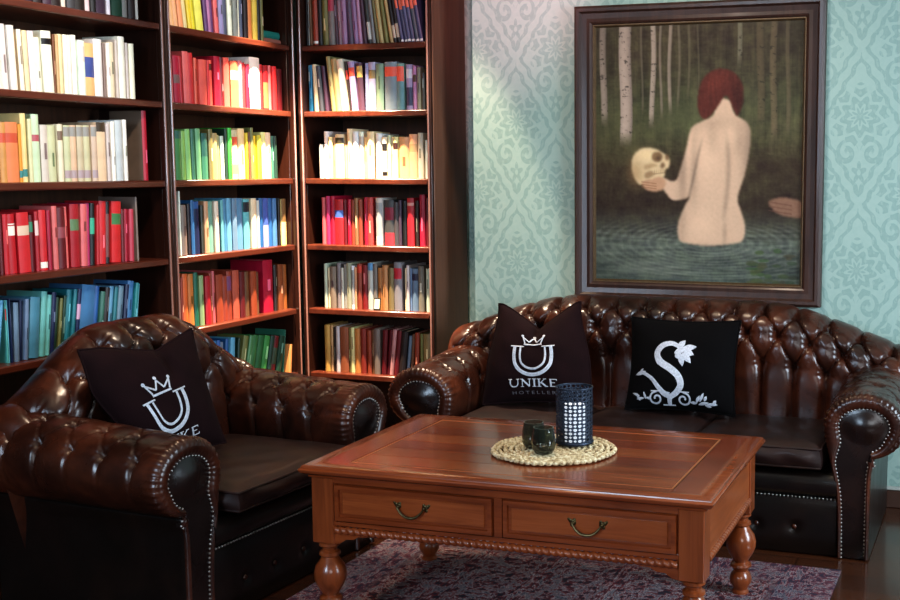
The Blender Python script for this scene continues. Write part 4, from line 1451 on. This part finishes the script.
for nm, b in EMB: b.mb.build(nm, M['silver'], sp)

# ------------------------------------------------------------------ painting
def box_blur(a, r):
    if r < 1: return a
    for ax in (0, 1):
        k = 2 * r + 1
        pad = [(0, 0)] * a.ndim
        pad[ax] = (r + 1, r)
        c = np.cumsum(np.pad(a, pad, mode='edge'), axis=ax)
        a = (np.take(c, range(k, c.shape[ax]), axis=ax) - np.take(c, range(0, c.shape[ax] - k), axis=ax)) / k
    return a


def paint():
    NX, NY = 250, 310
    gx = np.linspace(68, 465, NX)[None, :].repeat(NY, 0)
    gy = np.linspace(52, 545, NY)[:, None].repeat(NX, 1)

    def nz(sx, sy):
        a = rng.random((NY, NX))
        a = np.apply_along_axis(lambda r: np.convolve(np.pad(r, sx, mode='wrap'), np.ones(2 * sx + 1) / (2 * sx + 1), 'valid'), 1, a)
        a = np.apply_along_axis(lambda r: np.convolve(np.pad(r, sy, mode='wrap'), np.ones(2 * sy + 1) / (2 * sy + 1), 'valid'), 0, a)
        a -= a.mean()
        return a / (a.std() + 1e-9)

    def poly(pts, blur=1):
        m = np.zeros((NY, NX), bool)
        n = len(pts)
        for i in range(n):
            (xa, ya), (xb, yb) = pts[i], pts[(i + 1) % n]
            if ya == yb: continue
            c = ((ya > gy) != (yb > gy)) & (gx < (xb - xa) * (gy - ya) / (yb - ya) + xa)
            m ^= c
        a = m.astype(float)
        for _ in range(2): a = box_blur(a, blur)
        return a

    def smoothpoly(pts, blur=1):
        P = [Vector((*p, 0)) for p in pts]
        out = []
        n = len(P)
        for i in range(n):
            a_, b_, c_, d_ = P[i - 1], P[i], P[(i + 1) % n], P[(i + 2) % n]
            for k in range(5):
                t = k / 5
                q = 0.5 * ((2 * b_) + (c_ - a_) * t + (2 * a_ - 5 * b_ + 4 * c_ - d_) * t * t + (3 * b_ - a_ - 3 * c_ + d_) * t ** 3)
                out.append((q.x, q.y))
        return poly(out, blur)

    def ell(cx, cy, rx, ry, soft=0.15):
        d = ((gx - cx) / rx) ** 2 + ((gy - cy) / ry) ** 2
        return np.clip((1 + soft - d) / (2 * soft), 0, 1)

    def gauss(cx, cy, rx, ry):
        return np.exp(-(((gx - cx) / rx) ** 2 + ((gy - cy) / ry) ** 2))

    img = np.zeros((NY, NX, 3))

    def over(mask, col):
        nonlocal img
        mask = mask[..., None]
        img = img * (1 - mask) + np.array(col, float) * mask
    stops = [(52, (66, 58, 46)), (120, (62, 56, 44)), (200, (66, 68, 50)), (260, (72, 72, 52)), (320, (58, 48, 36)), (400, (52, 42, 34)), (432, (66, 66, 62)), (470, (84, 96, 98)), (545, (70, 84, 86))]
    for ch in range(3):
        img[..., ch] = np.interp(gy, [s[0] for s in stops], [s[1][ch] for s in stops])
    img += nz(3, 24)[..., None] * np.array([5, 5, 4]) * (gy < 300)[..., None]
    img += nz(6, 5)[..., None] * np.array([4, 5, 3])
    over(gauss(250, 230, 90, 40) * 0.5, (92, 104, 74))
    over(gauss(130, 250, 60, 30) * 0.35, (92, 100, 70))
    img *= 0.84
    # trunks
    for x, w, y1, col, al in [(345, 9, 140, (120, 120, 110), 0.6), (386, 14, 250, (86, 76, 62), 0.6), (410, 12, 280, (104, 92, 76), 0.6), (436, 8, 270, (92, 84, 70), 0.6), (250, 5, 200, (96, 92, 80), 0.5), (268, 4, 190, (84, 80, 68), 0.5), (231, 5, 215, (110, 104, 96), 0.5),
                              (215, 7, 225, (142, 132, 132), 0.75), (197, 5, 235, (122, 114, 112), 0.7), (181, 10, 250, (156, 146, 148), 0.85), (160, 4, 230, (110, 104, 98), 0.5), (84, 13, 245, (140, 130, 132), 0.85), (128, 24, 285, (164, 152, 156), 0.92)]:
        sway = x + 2 * np.sin(gy / 40 + x)
        m = np.clip((w / 2 + 1 - np.abs(gx - sway)) / 2, 0, 1) * np.clip((y1 - gy) / 30, 0, 1)
        sh = 1 - 0.28 * ((gx - sway) / (w / 2 + 1) + 0.2) ** 2
        marks = np.clip(nz(2, 1) - 1.0, 0, 1) * (w > 8)
        c = np.array(col)[None, None, :] * sh[..., None] * (1 - 0.55 * marks[..., None])
        img[:] = img * (1 - (m * al)[..., None]) + c * (m * al)[..., None]
    over(gauss(128, 300, 60, 26) * 0.45, (66, 66, 46))
    # water ripples
    for r in np.linspace(0.5, 2.6, 11):
        d = np.sqrt(((gx - 292) / 88) ** 2 + ((gy - 470) / 26) ** 2)
        over(np.exp(-((d - r) / 0.055) ** 2) * 0.20 * np.clip((gy - 425) / 20, 0, 1), (134, 148, 150))
    img += (nz(12, 1) * np.clip((gy - 430) / 20, 0, 1))[..., None] * np.array([7, 8, 8])
    over(gauss(180, 520, 80, 16) * 0.4, (116, 128, 130))
    for _ in range(26):
        cx, cy = rng.uniform(372, 455), rng.uniform(480, 545)
        over(ell(cx, cy, rng.uniform(6, 12), rng.uniform(2.5, 5), 0.4) * 0.6, (48 + rng.uniform(-8, 16), 62 + rng.uniform(-8, 18), 44))
    # body seen from behind, standing in the water
    skin = (190, 166, 156)
    body = smoothpoly([(306, 196), (330, 198), (338, 222), (362, 240), (369, 262), (366, 300), (358, 340), (346, 380), (352, 405), (360, 432), (356, 462), (330, 470), (290, 474), (250, 470), (234, 462), (233, 430), (244, 400), (254, 380), (246, 384), (228, 386), (216, 378), (232, 340), (246, 290), (256, 250), (276, 236), (298, 224)], 1)
    fore = smoothpoly([(246, 372), (226, 387), (212, 378), (198, 360), (186, 352), (190, 342), (204, 344), (222, 350), (242, 345)], 1)
    shade = np.ones((NY, NX))
    shade -= 0.34 * gauss(374, 300, 20, 90) + 0.08 * gauss(300, 240, 60, 14) + 0.20 * gauss(240, 330, 9, 70)
    shade -= 0.20 * np.exp(-((gx - np.interp(gy, [240, 300, 340, 385], [284, 270, 262, 252])) / 3.2) ** 2) * np.clip((gy - 262) / 30, 0, 1) * np.clip((392 - gy) / 12, 0, 1)
    shade -= 0.10 * gauss(296, 268, 10, 26) + 0.09 * gauss(346, 275, 9, 26) - 0.06 * gauss(330, 262, 12, 18)
    shade -= 0.17 * np.exp(-((gx - (320 + 8 * np.sin((gy - 230) / 60))) / 5) ** 2) * np.clip((gy - 250) / 40, 0, 1) * np.clip((430 - gy) / 30, 0, 1)
    shade -= 0.16 * gauss(262, 330, 8, 60) + 0.14 * gauss(322, 450, 5, 26) + 0.10 * gauss(240, 440, 10, 40)
    shade += 0.08 * gauss(285, 300, 22, 50) + 0.07 * gauss(275, 430, 24, 26) + 0.08 * gauss(252, 290, 8, 40) - 0.22 * gauss(292, 478, 70, 7)
    c = np.array(skin)[None, None, :] * shade[..., None]
    for m in (fore, body): img[:] = img * (1 - m[..., None]) + c * m[..., None]
    # hair
    hair = smoothpoly([(308, 138), (334, 144), (352, 168), (354, 200), (344, 226), (336, 214), (322, 188), (304, 212), (284, 232), (272, 222), (268, 196), (274, 164), (288, 146)], 1)
    hs = 1 + 0.22 * gauss(300, 160, 16, 20) - 0.25 * gauss(346, 195, 14, 36)
    hc = np.array((72, 32, 27))[None, None, :] * (hs * (1 + 0.05 * nz(1, 8)))[..., None]
    img[:] = img * (1 - hair[..., None]) + hc * hair[..., None]
    # skull
    sk = smoothpoly([(140, 318), (146, 298), (164, 286), (186, 288), (202, 296), (214, 306), (214, 322), (206, 330), (204, 342), (190, 352), (172, 350), (158, 358), (146, 344)], 1)
    over(sk, (196, 180, 156))
    over(gauss(148, 334, 16, 26) * 0.5, (140, 112, 82))
    over(gauss(168, 300, 18, 12) * 0.5, (232, 214, 178))
    orb = smoothpoly([(180, 300), (186, 294), (197, 295), (201, 302), (198, 311), (188, 313), (181, 308)], 1)
    over(orb * 0.8, (92, 68, 48))
    over(gauss(193, 306, 5, 5) * 0.6, (56, 40, 30))
    over(smoothpoly([(208, 298), (213, 300), (214, 308), (209, 310), (206, 304)], 1) * 0.75, (88, 64, 46))
    over(smoothpoly([(199, 316), (204, 315), (206, 322), (201, 325), (197, 322)], 1) * 0.8, (84, 60, 44))
    over(smoothpoly([(164, 322), (178, 316), (192, 320), (180, 324), (170, 328)], 1) * 0.5, (128, 100, 72))
    over(smoothpoly([(166, 336), (178, 330), (186, 336), (176, 344), (168, 344)], 1) * 0.6, (104, 78, 56))
    for tx in np.arange(186, 208, 3.6): over(np.exp(-((gx - tx) / 0.8) ** 2) * np.exp(-((gy - 331 + (tx - 196) * 0.12) / 4) ** 2) * 0.5, (120, 92, 66))
    over(np.exp(-((gy - 335 + (gx - 196) * 0.15) / 1.0) ** 2) * ((gx > 184) & (gx < 208)) * 0.5, (96, 70, 50))
    hand = smoothpoly([(162, 352), (180, 346), (196, 342), (208, 350), (202, 366), (186, 370), (168, 366)], 1)
    over(hand, (172, 138, 120))
    for k in range(3): over(np.exp(-((gy - 354 - 5 * k - (gx - 180) * 0.12) / 1.1) ** 2) * ((gx > 160) & (gx < 190)) * 0.6, (120, 84, 64))
    # hand reaching in at the edge
    hd = smoothpoly([(404, 388), (424, 380), (446, 382), (466, 390), (466, 416), (440, 416), (420, 410), (410, 400)], 1)
    over(hd * 0.9, (124, 94, 84))
    for k in range(3): over(np.exp(-((gy - 391 - 8 * k - (gx - 420) * 0.16) / 1.3) ** 2) * ((gx > 404) & (gx < 446)) * 0.6, (84, 58, 50))
    img *= (1 - 0.22 * np.clip(((gx - 266) / 200) ** 2, 0, 1) * np.clip(((gy - 298) / 250) ** 2, 0, 1))[..., None]
    img += nz(1, 1)[..., None] * 1.6
    img = 255 * (np.clip(img, 0, 255) / 255) ** 0.86 * np.array([1.08, 1.0, 0.88])
    return np.clip(img, 0, 255), NX, NY


def painting():
    # outside 1.03 x 1.205 m, picture opening .86 x 1.045
    cxp, z0, z1 = -1.188, 0.790, 1.997
    hw = 0.514
    root = empty('framed_painting', (cxp, YW - 0.001, z0))
    tag(root, 'framed oil painting of a red-haired bather holding a skull above the sofa', 'painting')
    H = z1 - z0
    prof = [(0.0, 0.0), (0.0, 0.040), (0.010, 0.048), (0.022, 0.047), (0.030, 0.036), (0.050, 0.030), (0.064, 0.034), (0.071, 0.030), (0.075, 0.024), (0.075, 0.0)]
    gil = [(0.0752, 0.005), (0.0752, 0.025), (0.080, 0.025), (0.086, 0.014), (0.086, 0.005)]
    for nm, pr, m, par in (('frame', prof, M['frame'], root), ('slip', gil, M['gilt'], None)):
        mb = MB()
        vs, fs = [], []
        for (sx, sz) in ((-1, 0), (1, 0), (1, 1), (-1, 1)):
            for ins, d in pr:
                vs.append((sx * (hw - ins), -d, (ins if sz == 0 else H - ins)))
        n = len(pr)
        for k in range(4):
            k2 = (k + 1) % 4
            for i in range(n - 1):
                fs.append((k * n + i, k2 * n + i, k2 * n + i + 1, k * n + i + 1))
        mb.add(vs, fs)
        ob = mb.build(nm, m, par if par else fr, ang=25)
        if nm == 'frame': fr = ob
    img, NX, NY = paint()
    x0, x1, za, zb = -hw + 0.083, hw - 0.083, 0.083, H - 0.083
    verts = []
    for j in range(NY):
        z = zb + (za - zb) * j / (NY - 1)
        for i in range(NX):
            verts.append((x0 + (x1 - x0) * i / (NX - 1), -0.012, z))
    faces = [(j * NX + i, (j + 1) * NX + i, (j + 1) * NX + i + 1, j * NX + i + 1) for j in range(NY - 1) for i in range(NX - 1)]
    me = bpy.data.meshes.new('canvas')
    me.from_pydata(verts, [], faces)
    ca = me.color_attributes.new('paint', 'FLOAT_COLOR', 'POINT')
    v = img.reshape(-1, 3) / 255
    l_ = np.where(v <= 0.04045, v / 12.92, ((v + 0.055) / 1.055) ** 2.4)
    arr = np.ones((NX * NY, 4), np.float32)
    arr[:, :3] = l_
    ca.data.foreach_set('color', arr.ravel())
    t = NT('oil_paint')
    at_ = t.n('Attribute', attribute_name='paint')
    t.set(color=at_.outputs['Color'], rough=0.5, spec=0.2)
    t.bump(t.noise(t.coord(), 240, 3), 0.12, 0.003)
    me.materials.append(t.m)
    o = bpy.data.objects.new('canvas', me)
    COL.objects.link(o)
    o.parent = root


painting()

# ------------------------------------------------------------------ rug
mb = MB()
mb.box(-0.80, 0.80, -1.18, 1.18, 0.0005, 0.008, 0, 0.003)
rug = mb.build('persian_rug', M['rug'])
rug.location = (-1.27, 2.75, 0)
tag(rug, 'worn red and navy Persian rug under the coffee table', 'rug')

# ------------------------------------------------------------------ coffee table
def coffee_table():
    root = empty('coffee_table', (-1.279, 3.280, 0.0085), R(0.9))
    tag(root, 'reddish mahogany coffee table with turned legs and two drawers', 'coffee table')
    HX, HY, HT = 0.601, 0.385, 0.4915
    # moulded top: ogee edge swept round, framed planks inside
    top = MB()
    edge = [(-0.022, -0.036), (-0.020, -0.030), (-0.010, -0.026), (-0.003, -0.020), (0.0, -0.013), (-0.002, -0.009), (-0.006, -0.007), (-0.007, -0.003), (-0.011, 0.0), (-0.05, 0.0)]
    n = len(edge)
    vs, fs = [], []
    for sx, sy in ((-1, -1), (1, -1), (1, 1), (-1, 1)):
        for e_, z in edge: vs.append((sx * (HX + e_), sy * (HY + e_), HT + z))
    for k in range(4):
        k2 = (k + 1) % 4
        for i in range(n - 1): fs.append((k * n + i, k2 * n + i, k2 * n + i + 1, k * n + i + 1))
    fs.append(tuple(k * n for k in range(4)))
    top.add(vs, fs, 0)
    fx, fy = HX - 0.13, HY - 0.085          # inner field
    zt = HT
    top.box(-HX + 0.05, -fx - 0.008, -HY + 0.05, HY - 0.05, HT - 0.03, zt, 2, 0.0006)
    top.box(fx + 0.008, HX - 0.05, -HY + 0.05, HY - 0.05, HT - 0.03, zt, 2, 0.0006)
    top.box(-fx - 0.007, fx + 0.007, -HY + 0.05, -fy - 0.006, HT - 0.03, zt, 0, 0.0006)
    top.box(-fx - 0.007, fx + 0.007, fy + 0.006, HY - 0.05, HT - 0.03, zt, 0, 0.0006)
    np_ = 6
    for k in range(np_):
        y0 = -fy + 2 * fy * k / np_
        top.box(-fx, fx, y0 + 0.0005, y0 + 2 * fy / np_ - 0.0005, HT - 0.03, zt - 0.0005, (1, 0, 2, 1, 2, 0)[k], 0.0006)
    # groove and worn pale edges round the field
    top.box(-fx - 0.008, fx + 0.008, -fy - 0.006, fy + 0.006, HT - 0.031, zt - 0.003, 3)
    for s in (-1, 1):
        top.box(s * (fx + 0.0015) - 0.0016, s * (fx + 0.0015) + 0.0016, -fy - 0.004, fy + 0.004, zt - 0.003, zt + 0.0003, 4)
    top.box(-fx, fx, -fy - 0.0032, -fy - 0.002, zt - 0.003, zt + 0.0003, 4)
    top.box(-fx, fx, fy + 0.002, fy + 0.0032, zt - 0.003, zt + 0.0003, 4)
    top.build('tabletop', [M['table'], M['table_b'], M['table_c'], M['groove'], M['inlay']], root, ang=40)
    # legs
    LX, LY, lw = HX - 0.062, HY - 0.060, 0.035
    for sx in (-1, 1):
        for sy in (-1, 1):
            lg = MB()
            cx, cy = sx * LX, sy * LY
            lg.box(cx - lw, cx + lw, cy - lw, cy + lw, 0.262, HT - 0.0365, 0, 0.003)
            lg.lathe([(0.024, 0.2625), (0.030, 0.258), (0.031, 0.250), (0.022, 0.243), (0.020, 0.236), (0.030, 0.230), (0.031, 0.222), (0.024, 0.216), (0.030, 0.205), (0.042, 0.188), (0.047, 0.168), (0.046, 0.150), (0.038, 0.130), (0.027, 0.112), (0.022, 0.102),
                      (0.032, 0.096), (0.034, 0.088), (0.026, 0.080), (0.022, 0.072), (0.030, 0.062), (0.035, 0.048), (0.033, 0.034), (0.024, 0.02), (0.021, 0.012), (0.026, 0.006), (0.026, 0.0)], 28, (cx, cy, 0))
            lg.build('leg', M['table_v'], root, ang=32)
    # aprons
    z0, z1 = 0.318, HT - 0.0365
    fyv = -LY - lw
    ap = MB()
    ap.box(-LX + lw, LX - lw, fyv + 0.010, fyv + 0.03, z0, z1, 0)
    ap.box(-LX + lw, LX - lw, fyv + 0.002, fyv + 0.0098, z1 - 0.014, z1, 0, 0.001)
    ap.box(-LX + lw, LX - lw, fyv + 0.002, fyv + 0.0098, z0, z0 + 0.012, 0, 0.001)
    ap.box(-0.012, 0.012, fyv + 0.002, fyv + 0.0098, z0 + 0.0125, z1 - 0.0145, 0, 0.001)
    ap.build('front_apron', M['table'], root)
    for s in (-1, 1):
        MB().box(s * (LX + lw) - (0.026 if s > 0 else -0.006), s * (LX + lw) - (0.006 if s > 0 else -0.026), -LY + lw, LY - lw, z0, z1).build('side_apron', M['table_side_lit'], root)
    MB().box(-LX + lw, LX - lw, LY + lw - 0.03, LY + lw - 0.008, z0, z1).build('back_apron', M['table'], root)
    # rope moulding
    def rope(p, q):
        mb = MB()
        p, q = Vector(p), Vector(q)
        L = (q - p).length
        d = (q - p).normalized()
        up = Vector((0, 0, 1))
        sd = d.cross(up)
        nseg = int(L / 0.0025)
        NS = 18
        vs, fs = [], []
        for j in range(nseg + 1):
            c = p + d * (L * j / nseg)
            for k in range(NS):
                a = 2 * PI * k / NS
                r = 0.0118 * (0.70 + 0.34 * abs(math.sin(a + j * 0.0025 / 0.021 * PI)))
                vs.append(c + sd * (math.cos(a) * r) + up * (math.sin(a) * r))
        for j in range(nseg):
            for k in range(NS):
                k2 = (k + 1) % NS
                fs.append((j * NS + k, j * NS + k2, (j + 1) * NS + k2, (j + 1) * NS + k))
        mb.add(vs, fs)
        return mb
    rope((-LX + lw, fyv + 0.004, z0 - 0.0125), (LX - lw, fyv + 0.004, z0 - 0.0125)).build('rope_moulding', M['table'], root, ang=70)
    for s in (-1, 1):
        rope((s * (LX + lw - 0.008), -LY + lw, z0 - 0.0125), (s * (LX + lw - 0.008), LY - lw, z0 - 0.0125)).build('rope_moulding', M['table_v'], root, ang=70)
    # scrolled corner brackets
    for s in (-1, 1):
        x = s * (LX - lw)
        poly = [(x, z0 - 0.024), (x - s * 0.12, z0 - 0.024), (x - s * 0.10, z0 - 0.0275), (x - s * 0.075, z0 - 0.029), (x - s * 0.06, z0 - 0.038), (x - s * 0.035, z0 - 0.040), (x - s * 0.018, z0 - 0.052), (x, z0 - 0.056)]
        MB().prism(poly, fyv + 0.006, fyv + 0.02, 'y').build('bracket', M['table'], root)
    # two drawers
    for a0, a1 in ((-LX + lw + 0.004, -0.0145), (0.0145, LX - lw - 0.004)):
        dr = MB()
        zz0, zz1 = z0 + 0.0145, z1 - 0.0165
        yb = fyv + 0.0098
        dr.box(a0, a1, fyv + 0.004, yb, zz0, zz1, 0, 0.001)
        # raised bead frame and fielded panel
        def ring(i0, i1, y_out, y_in):
            vs = []
            for ins, y in ((i0, fyv + 0.004), (i0 + 0.002, y_out), (i1 - 0.002, y_out), (i1, y_in)):
                vs += [(a0 + ins, y, zz0 + ins), (a1 - ins, y, zz0 + ins), (a1 - ins, y, zz1 - ins), (a0 + ins, y, zz1 - ins)]
            fs = []
            for k in range(3):
                for c in range(4):
                    c2 = (c + 1) % 4
                    fs.append((4 * k + c, 4 * k + c2, 4 * k + 4 + c2, 4 * k + 4 + c))
            return vs, fs
        v_, f_ = ring(0.0005, 0.016, fyv - 0.004, fyv + 0.0035)
        dr.add(v_, f_, 0)
        dr.box(a0 + 0.024, a1 - 0.024, fyv + 0.0005, fyv + 0.004, zz0 + 0.022, zz1 - 0.022, 1, 0.002)
        d = dr.build('drawer', [M['table'], M['table_b']], root, ang=30)
        c = (a0 + a1) / 2
        zc = (zz0 + zz1) / 2 + 0.008
        h = MB()
        y = fyv - 0.0005
        for s in (-1, 1):
            px = c + s * 0.040
            for (ox, oz, r) in ((0, 0, 0.0085), (s * 0.008, 0.004, 0.006), (s * 0.004, -0.007, 0.0055), (-s * 0.003, 0.007, 0.005), (s * 0.013, 0.008, 0.004)):
                h.ball((px + ox, y + 0.001, zc + oz), r, 0, 10, 6, (1, 0.35, 1))
            h.ball((px, y - 0.006, zc), 0.0055, 0, 10, 6)
        pts = []
        for k in range(17):
            t = -1 + 2 * k / 16
            pts.append((c + 0.040 * t * (1 + 0.08 * (1 - t * t)), y - 0.010 - 0.004 * (1 - t * t), zc - 0.026 * (1 - abs(t) ** 2.2) - 0.002))
        h.tube(pts, [0.0028 + 0.0016 * (1 - abs(-1 + 2 * k / 16)) for k in range(17)], 8)
        h.build('bail_handle', M['brass'], d)
    return root


coffee_table()
TZ = 0.5005

# woven mat
mb = MB()
for k in range(10):
    r = 0.178 - 0.0175 * k
    n = max(24, int(r * 2 * PI / 0.0028))
    pts, rad = [], []
    for j in range(n):
        a = 2 * PI * j / n
        lob = abs(math.sin(a * round(r * 2 * PI / 0.02) / 2 + k))
        wob = 0.0025 * math.sin(a * 7 + k) if k == 0 else 0.001 * math.sin(a * 9 + k * 2)
        pts.append(((r + wob + 0.003 * (lob - 0.5)) * math.cos(a), (r + wob + 0.003 * (lob - 0.5)) * math.sin(a), 0.0080))
        rad.append(0.0040 + 0.0036 * lob)
    mb.tube(pts, rad, 7, closed=True)
# cross strands of braid
rr = random.Random(4)
for k in range(260):
    a = rr.uniform(0, 2 * PI)
    r = 0.178 * math.sqrt(rr.uniform(0.02, 1))
    t = a + PI / 2 + rr.choice((-1, 1)) * rr.uniform(0.4, 0.9)
    L = rr.uniform(0.010, 0.018)
    c = Vector((r * math.cos(a), r * math.sin(a), 0.0125))
    d = Vector((math.cos(t), math.sin(t), 0)) * L
    mb.tube([c - d + Vector((0, 0, -0.004)), c, c + d + Vector((0, 0, -0.004))], [0.0016, 0.0024, 0.0016], 5)
mb.ball((0, 0, 0.006), 0.008, 0, 10, 6, (1, 1, 0.6))
mat_ = mb.build('placemat', M['seagrass'], ang=80)
mat_.location = (-1.243, 3.272, TZ + 0.0002)
tag(mat_, 'round woven seagrass mat on the coffee table', 'placemat')
MZ = TZ + 0.0162

# perforated lantern
def lantern():
    r, h = 0.055, 0.178
    root = empty('candle_lantern', (-1.198, 3.328, MZ))
    tag(root, 'tall dark perforated metal candle lantern on the woven mat', 'lantern')
    mb = MB()
    nu, nv = 24, 14
    z0, z1 = 0.012, h - 0.008

    def P(u, v, rr_=r):
        a = 2 * PI * u / nu
        return (rr_ * math.cos(a), rr_ * math.sin(a), z0 + (z1 - z0) * v / nv)
    for j in range(nv):
        for i in range(nu):
            c = [(i, j), (i + 0.5, j), (i + 1, j), (i + 1, j + 0.5), (i + 1, j + 1), (i + 0.5, j + 1), (i, j + 1), (i, j + 0.5)]
            if (i + j) % 2 == 0: q = [(-0.30, -0.30), (0, -0.40), (0.30, -0.30), (0.40, 0), (0.30, 0.30), (0, 0.40), (-0.30, 0.30), (-0.40, 0)]
            else: q = [(-0.16, -0.16), (0, -0.42), (0.16, -0.16), (0.42, 0), (0.16, 0.16), (0, 0.42), (-0.16, 0.16), (-0.42, 0)]
            vs = [P(*p) for p in c] + [P(i + 0.5 + a, j + 0.5 + b) for a, b in q]
            fs = [(k, (k + 1) % 8, 8 + (k + 1) % 8, 8 + k) for k in range(8)]
            mb.add(vs, fs)
    sh = mb.build('shade', M['lantern'], root, ang=60, fix=False)
    so = sh.modifiers.new('thickness', 'SOLIDIFY')
    so.thickness = 0.0016
    for z, tr in ((z1 + 0.002, 0.0022), (z0 - 0.004, 0.0036)):
        MB().tube([(r * math.cos(2 * PI * k / 48), r * math.sin(2 * PI * k / 48), z) for k in range(48)], tr, 8, closed=True).build('rim', M['lantern'], root)
    MB().lathe([(0.0, 0.002), (r - 0.002, 0.002), (r - 0.002, 0.006), (0.0, 0.006)], 40).build('base_plate', M['lantern'], root)
    cd_ = empty('pillar_candle', (-1.198, 3.328, MZ + 0.0065))
    tag(cd_, 'white pillar candle glowing inside the perforated lantern', 'candle')
    MB().lathe([(0.0, 0.0), (0.031, 0.0), (0.033, 0.003), (0.033, 0.108), (0.030, 0.114), (0.02, 0.110), (0.0, 0.108)], 32).build('wax', M['candle'], cd_)
    MB().tube([(0, 0, 0.107), (0.001, 0, 0.117), (0.003, 0, 0.122)], 0.001, 6).build('wick', M['wick'], cd_)


lantern()


def votive(label, loc, sc):
    r = 0.034 * sc
    prof_o = [(0.0, 0.0), (0.020, 0.0), (0.027, 0.004), (0.033, 0.016), (0.0355, 0.032), (0.034, 0.052), (0.0305, 0.070), (0.0295, 0.078)]
    prof_i = [(0.0275, 0.078), (0.0285, 0.068), (0.0315, 0.050), (0.033, 0.032), (0.030, 0.018), (0.022, 0.009), (0.0, 0.008)]
    mb = MB()
    mb.lathe([(a * sc, b * sc) for a, b in prof_o + prof_i], 36)
    root = empty('tealight_holder', loc)
    tag(root, label, 'tealight holder', 'smoked glass tealight holders on the mat')
    mb.build('glass_cup', M['glass'], root, ang=60)
    MB().lathe([(0.0, 0.0), (0.017, 0.0), (0.018, 0.002), (0.018, 0.013), (0.0165, 0.014), (0.016, 0.011), (0.0, 0.011)], 24, (0, 0, 0.0125 * sc)).build('tealight', M['nail'], root)


votive('smoked glass tealight holder on the mat, standing behind its twin', (-1.292, 3.235, MZ), 1.0)
votive('smoked glass tealight holder on the mat, in front of its twin', (-1.238, 3.176, MZ), 1.0)

# ------------------------------------------------------------------ light
def spot(name, loc, target, energy, color, size=60, blend=0.5, rad=0.05):
    l = bpy.data.lights.new(name, 'SPOT')
    l.energy, l.color, l.spot_size, l.spot_blend, l.shadow_soft_size = energy, color, R(size), blend, rad
    o = bpy.data.objects.new(name, l)
    COL.objects.link(o)
    o.location = loc
    o.rotation_euler = (Vector(target) - Vector(loc)).to_track_quat('-Z', 'Y').to_euler()
    return o


def area(name, loc, target, energy, color, sx, sy):
    l = bpy.data.lights.new(name, 'AREA')
    l.shape = 'RECTANGLE'
    l.size, l.size_y, l.energy, l.color = sx, sy, energy, color
    o = bpy.data.objects.new(name, l)
    COL.objects.link(o)
    o.location = loc
    o.rotation_euler = (Vector(target) - Vector(loc)).to_track_quat('-Z', 'Y').to_euler()
    return o


WARM = (1.0, 0.74, 0.48)
# recessed ceiling spots over the bookcases
spot('ceiling_or_accent_spot', (-2.68, 4.37, 2.72), (-2.84, 4.47, 0.5), 1450, (1.0, 0.80, 0.58), 42, 0.5, 0.02)
spot('ceiling_or_accent_spot', (-2.15, 3.10, 2.55), (-3.05, 3.12, 1.50), 85, (1.0, 0.85, 0.70), 62, 0.6, 0.04)
spot('ceiling_or_accent_spot', (-2.35, 3.90, 2.60), (-2.98, 4.18, 1.85), 30, (1.0, 0.84, 0.66), 50, 0.8, 0.04)
# downlight grazing the wallpaper between bookcase and painting
spot('ceiling_or_accent_spot', (-2.22, 4.46, 2.70), (-2.22, 4.47, 0.0), 200, (1.0, 0.80, 0.58), 41, 0.3, 0.03)
spot('ceiling_or_accent_spot', (-1.7, 3.8, 2.5), (-2.0, 4.78, 2.1), 60, (1.0, 0.45, 0.52), 48, 0.9, 0.05)  # added accent lamp that tints the wall pink, no real fitting
# painting, table, armchair
spot('ceiling_or_accent_spot', (-1.2, 3.3, 2.70), (-1.2, 4.78, 1.4), 42, (1.0, 0.84, 0.68), 60, 0.8, 0.08)
spot('ceiling_or_accent_spot', (-1.3, 3.5, 2.70), (-1.25, 3.7, 0.4), 42, WARM, 70, 0.7, 0.08)
spot('ceiling_or_accent_spot', (-2.2, 3.0, 2.70), (-2.6, 3.15, 0.6), 55, WARM, 60, 0.7, 0.08)


def spread(o, deg):
    o.data.spread = R(deg)


# daylight windows behind and beside the viewer
spread(area('window_light', (2.0, 3.0, 1.5), (-0.9, 4.2, 0.6), 74, (0.70, 0.86, 1.0), 1.2, 1.6), 130)
spread(area('window_light', (-2.0, -0.9, 1.9), (-1.6, 3.5, 0.6), 30, (0.62, 0.80, 1.0), 0.9, 1.4), 110)
spread(area('window_light', (0.9, -1.0, 1.8), (-0.9, 4.0, 0.9), 17, (0.90, 0.95, 1.0), 1.4, 1.4), 110)
# added soft fill lamp standing in for bounce from the ceiling
area('ceiling_fill', (-1.0, 2.6, 2.72), (-1.0, 2.6, 0), 10, (1.0, 0.92, 0.84), 3.0, 3.0)

w = bpy.data.worlds.new('room_ambient')
SC.world = w
w.use_nodes = True
bg = w.node_tree.nodes['Background']
bg.inputs[0].default_value = (0.75, 0.80, 0.9, 1)
bg.inputs[1].default_value = 0.05

SC.view_settings.view_transform = 'Standard'
SC.view_settings.look = 'Medium High Contrast'
SC.view_settings.exposure = 0.0
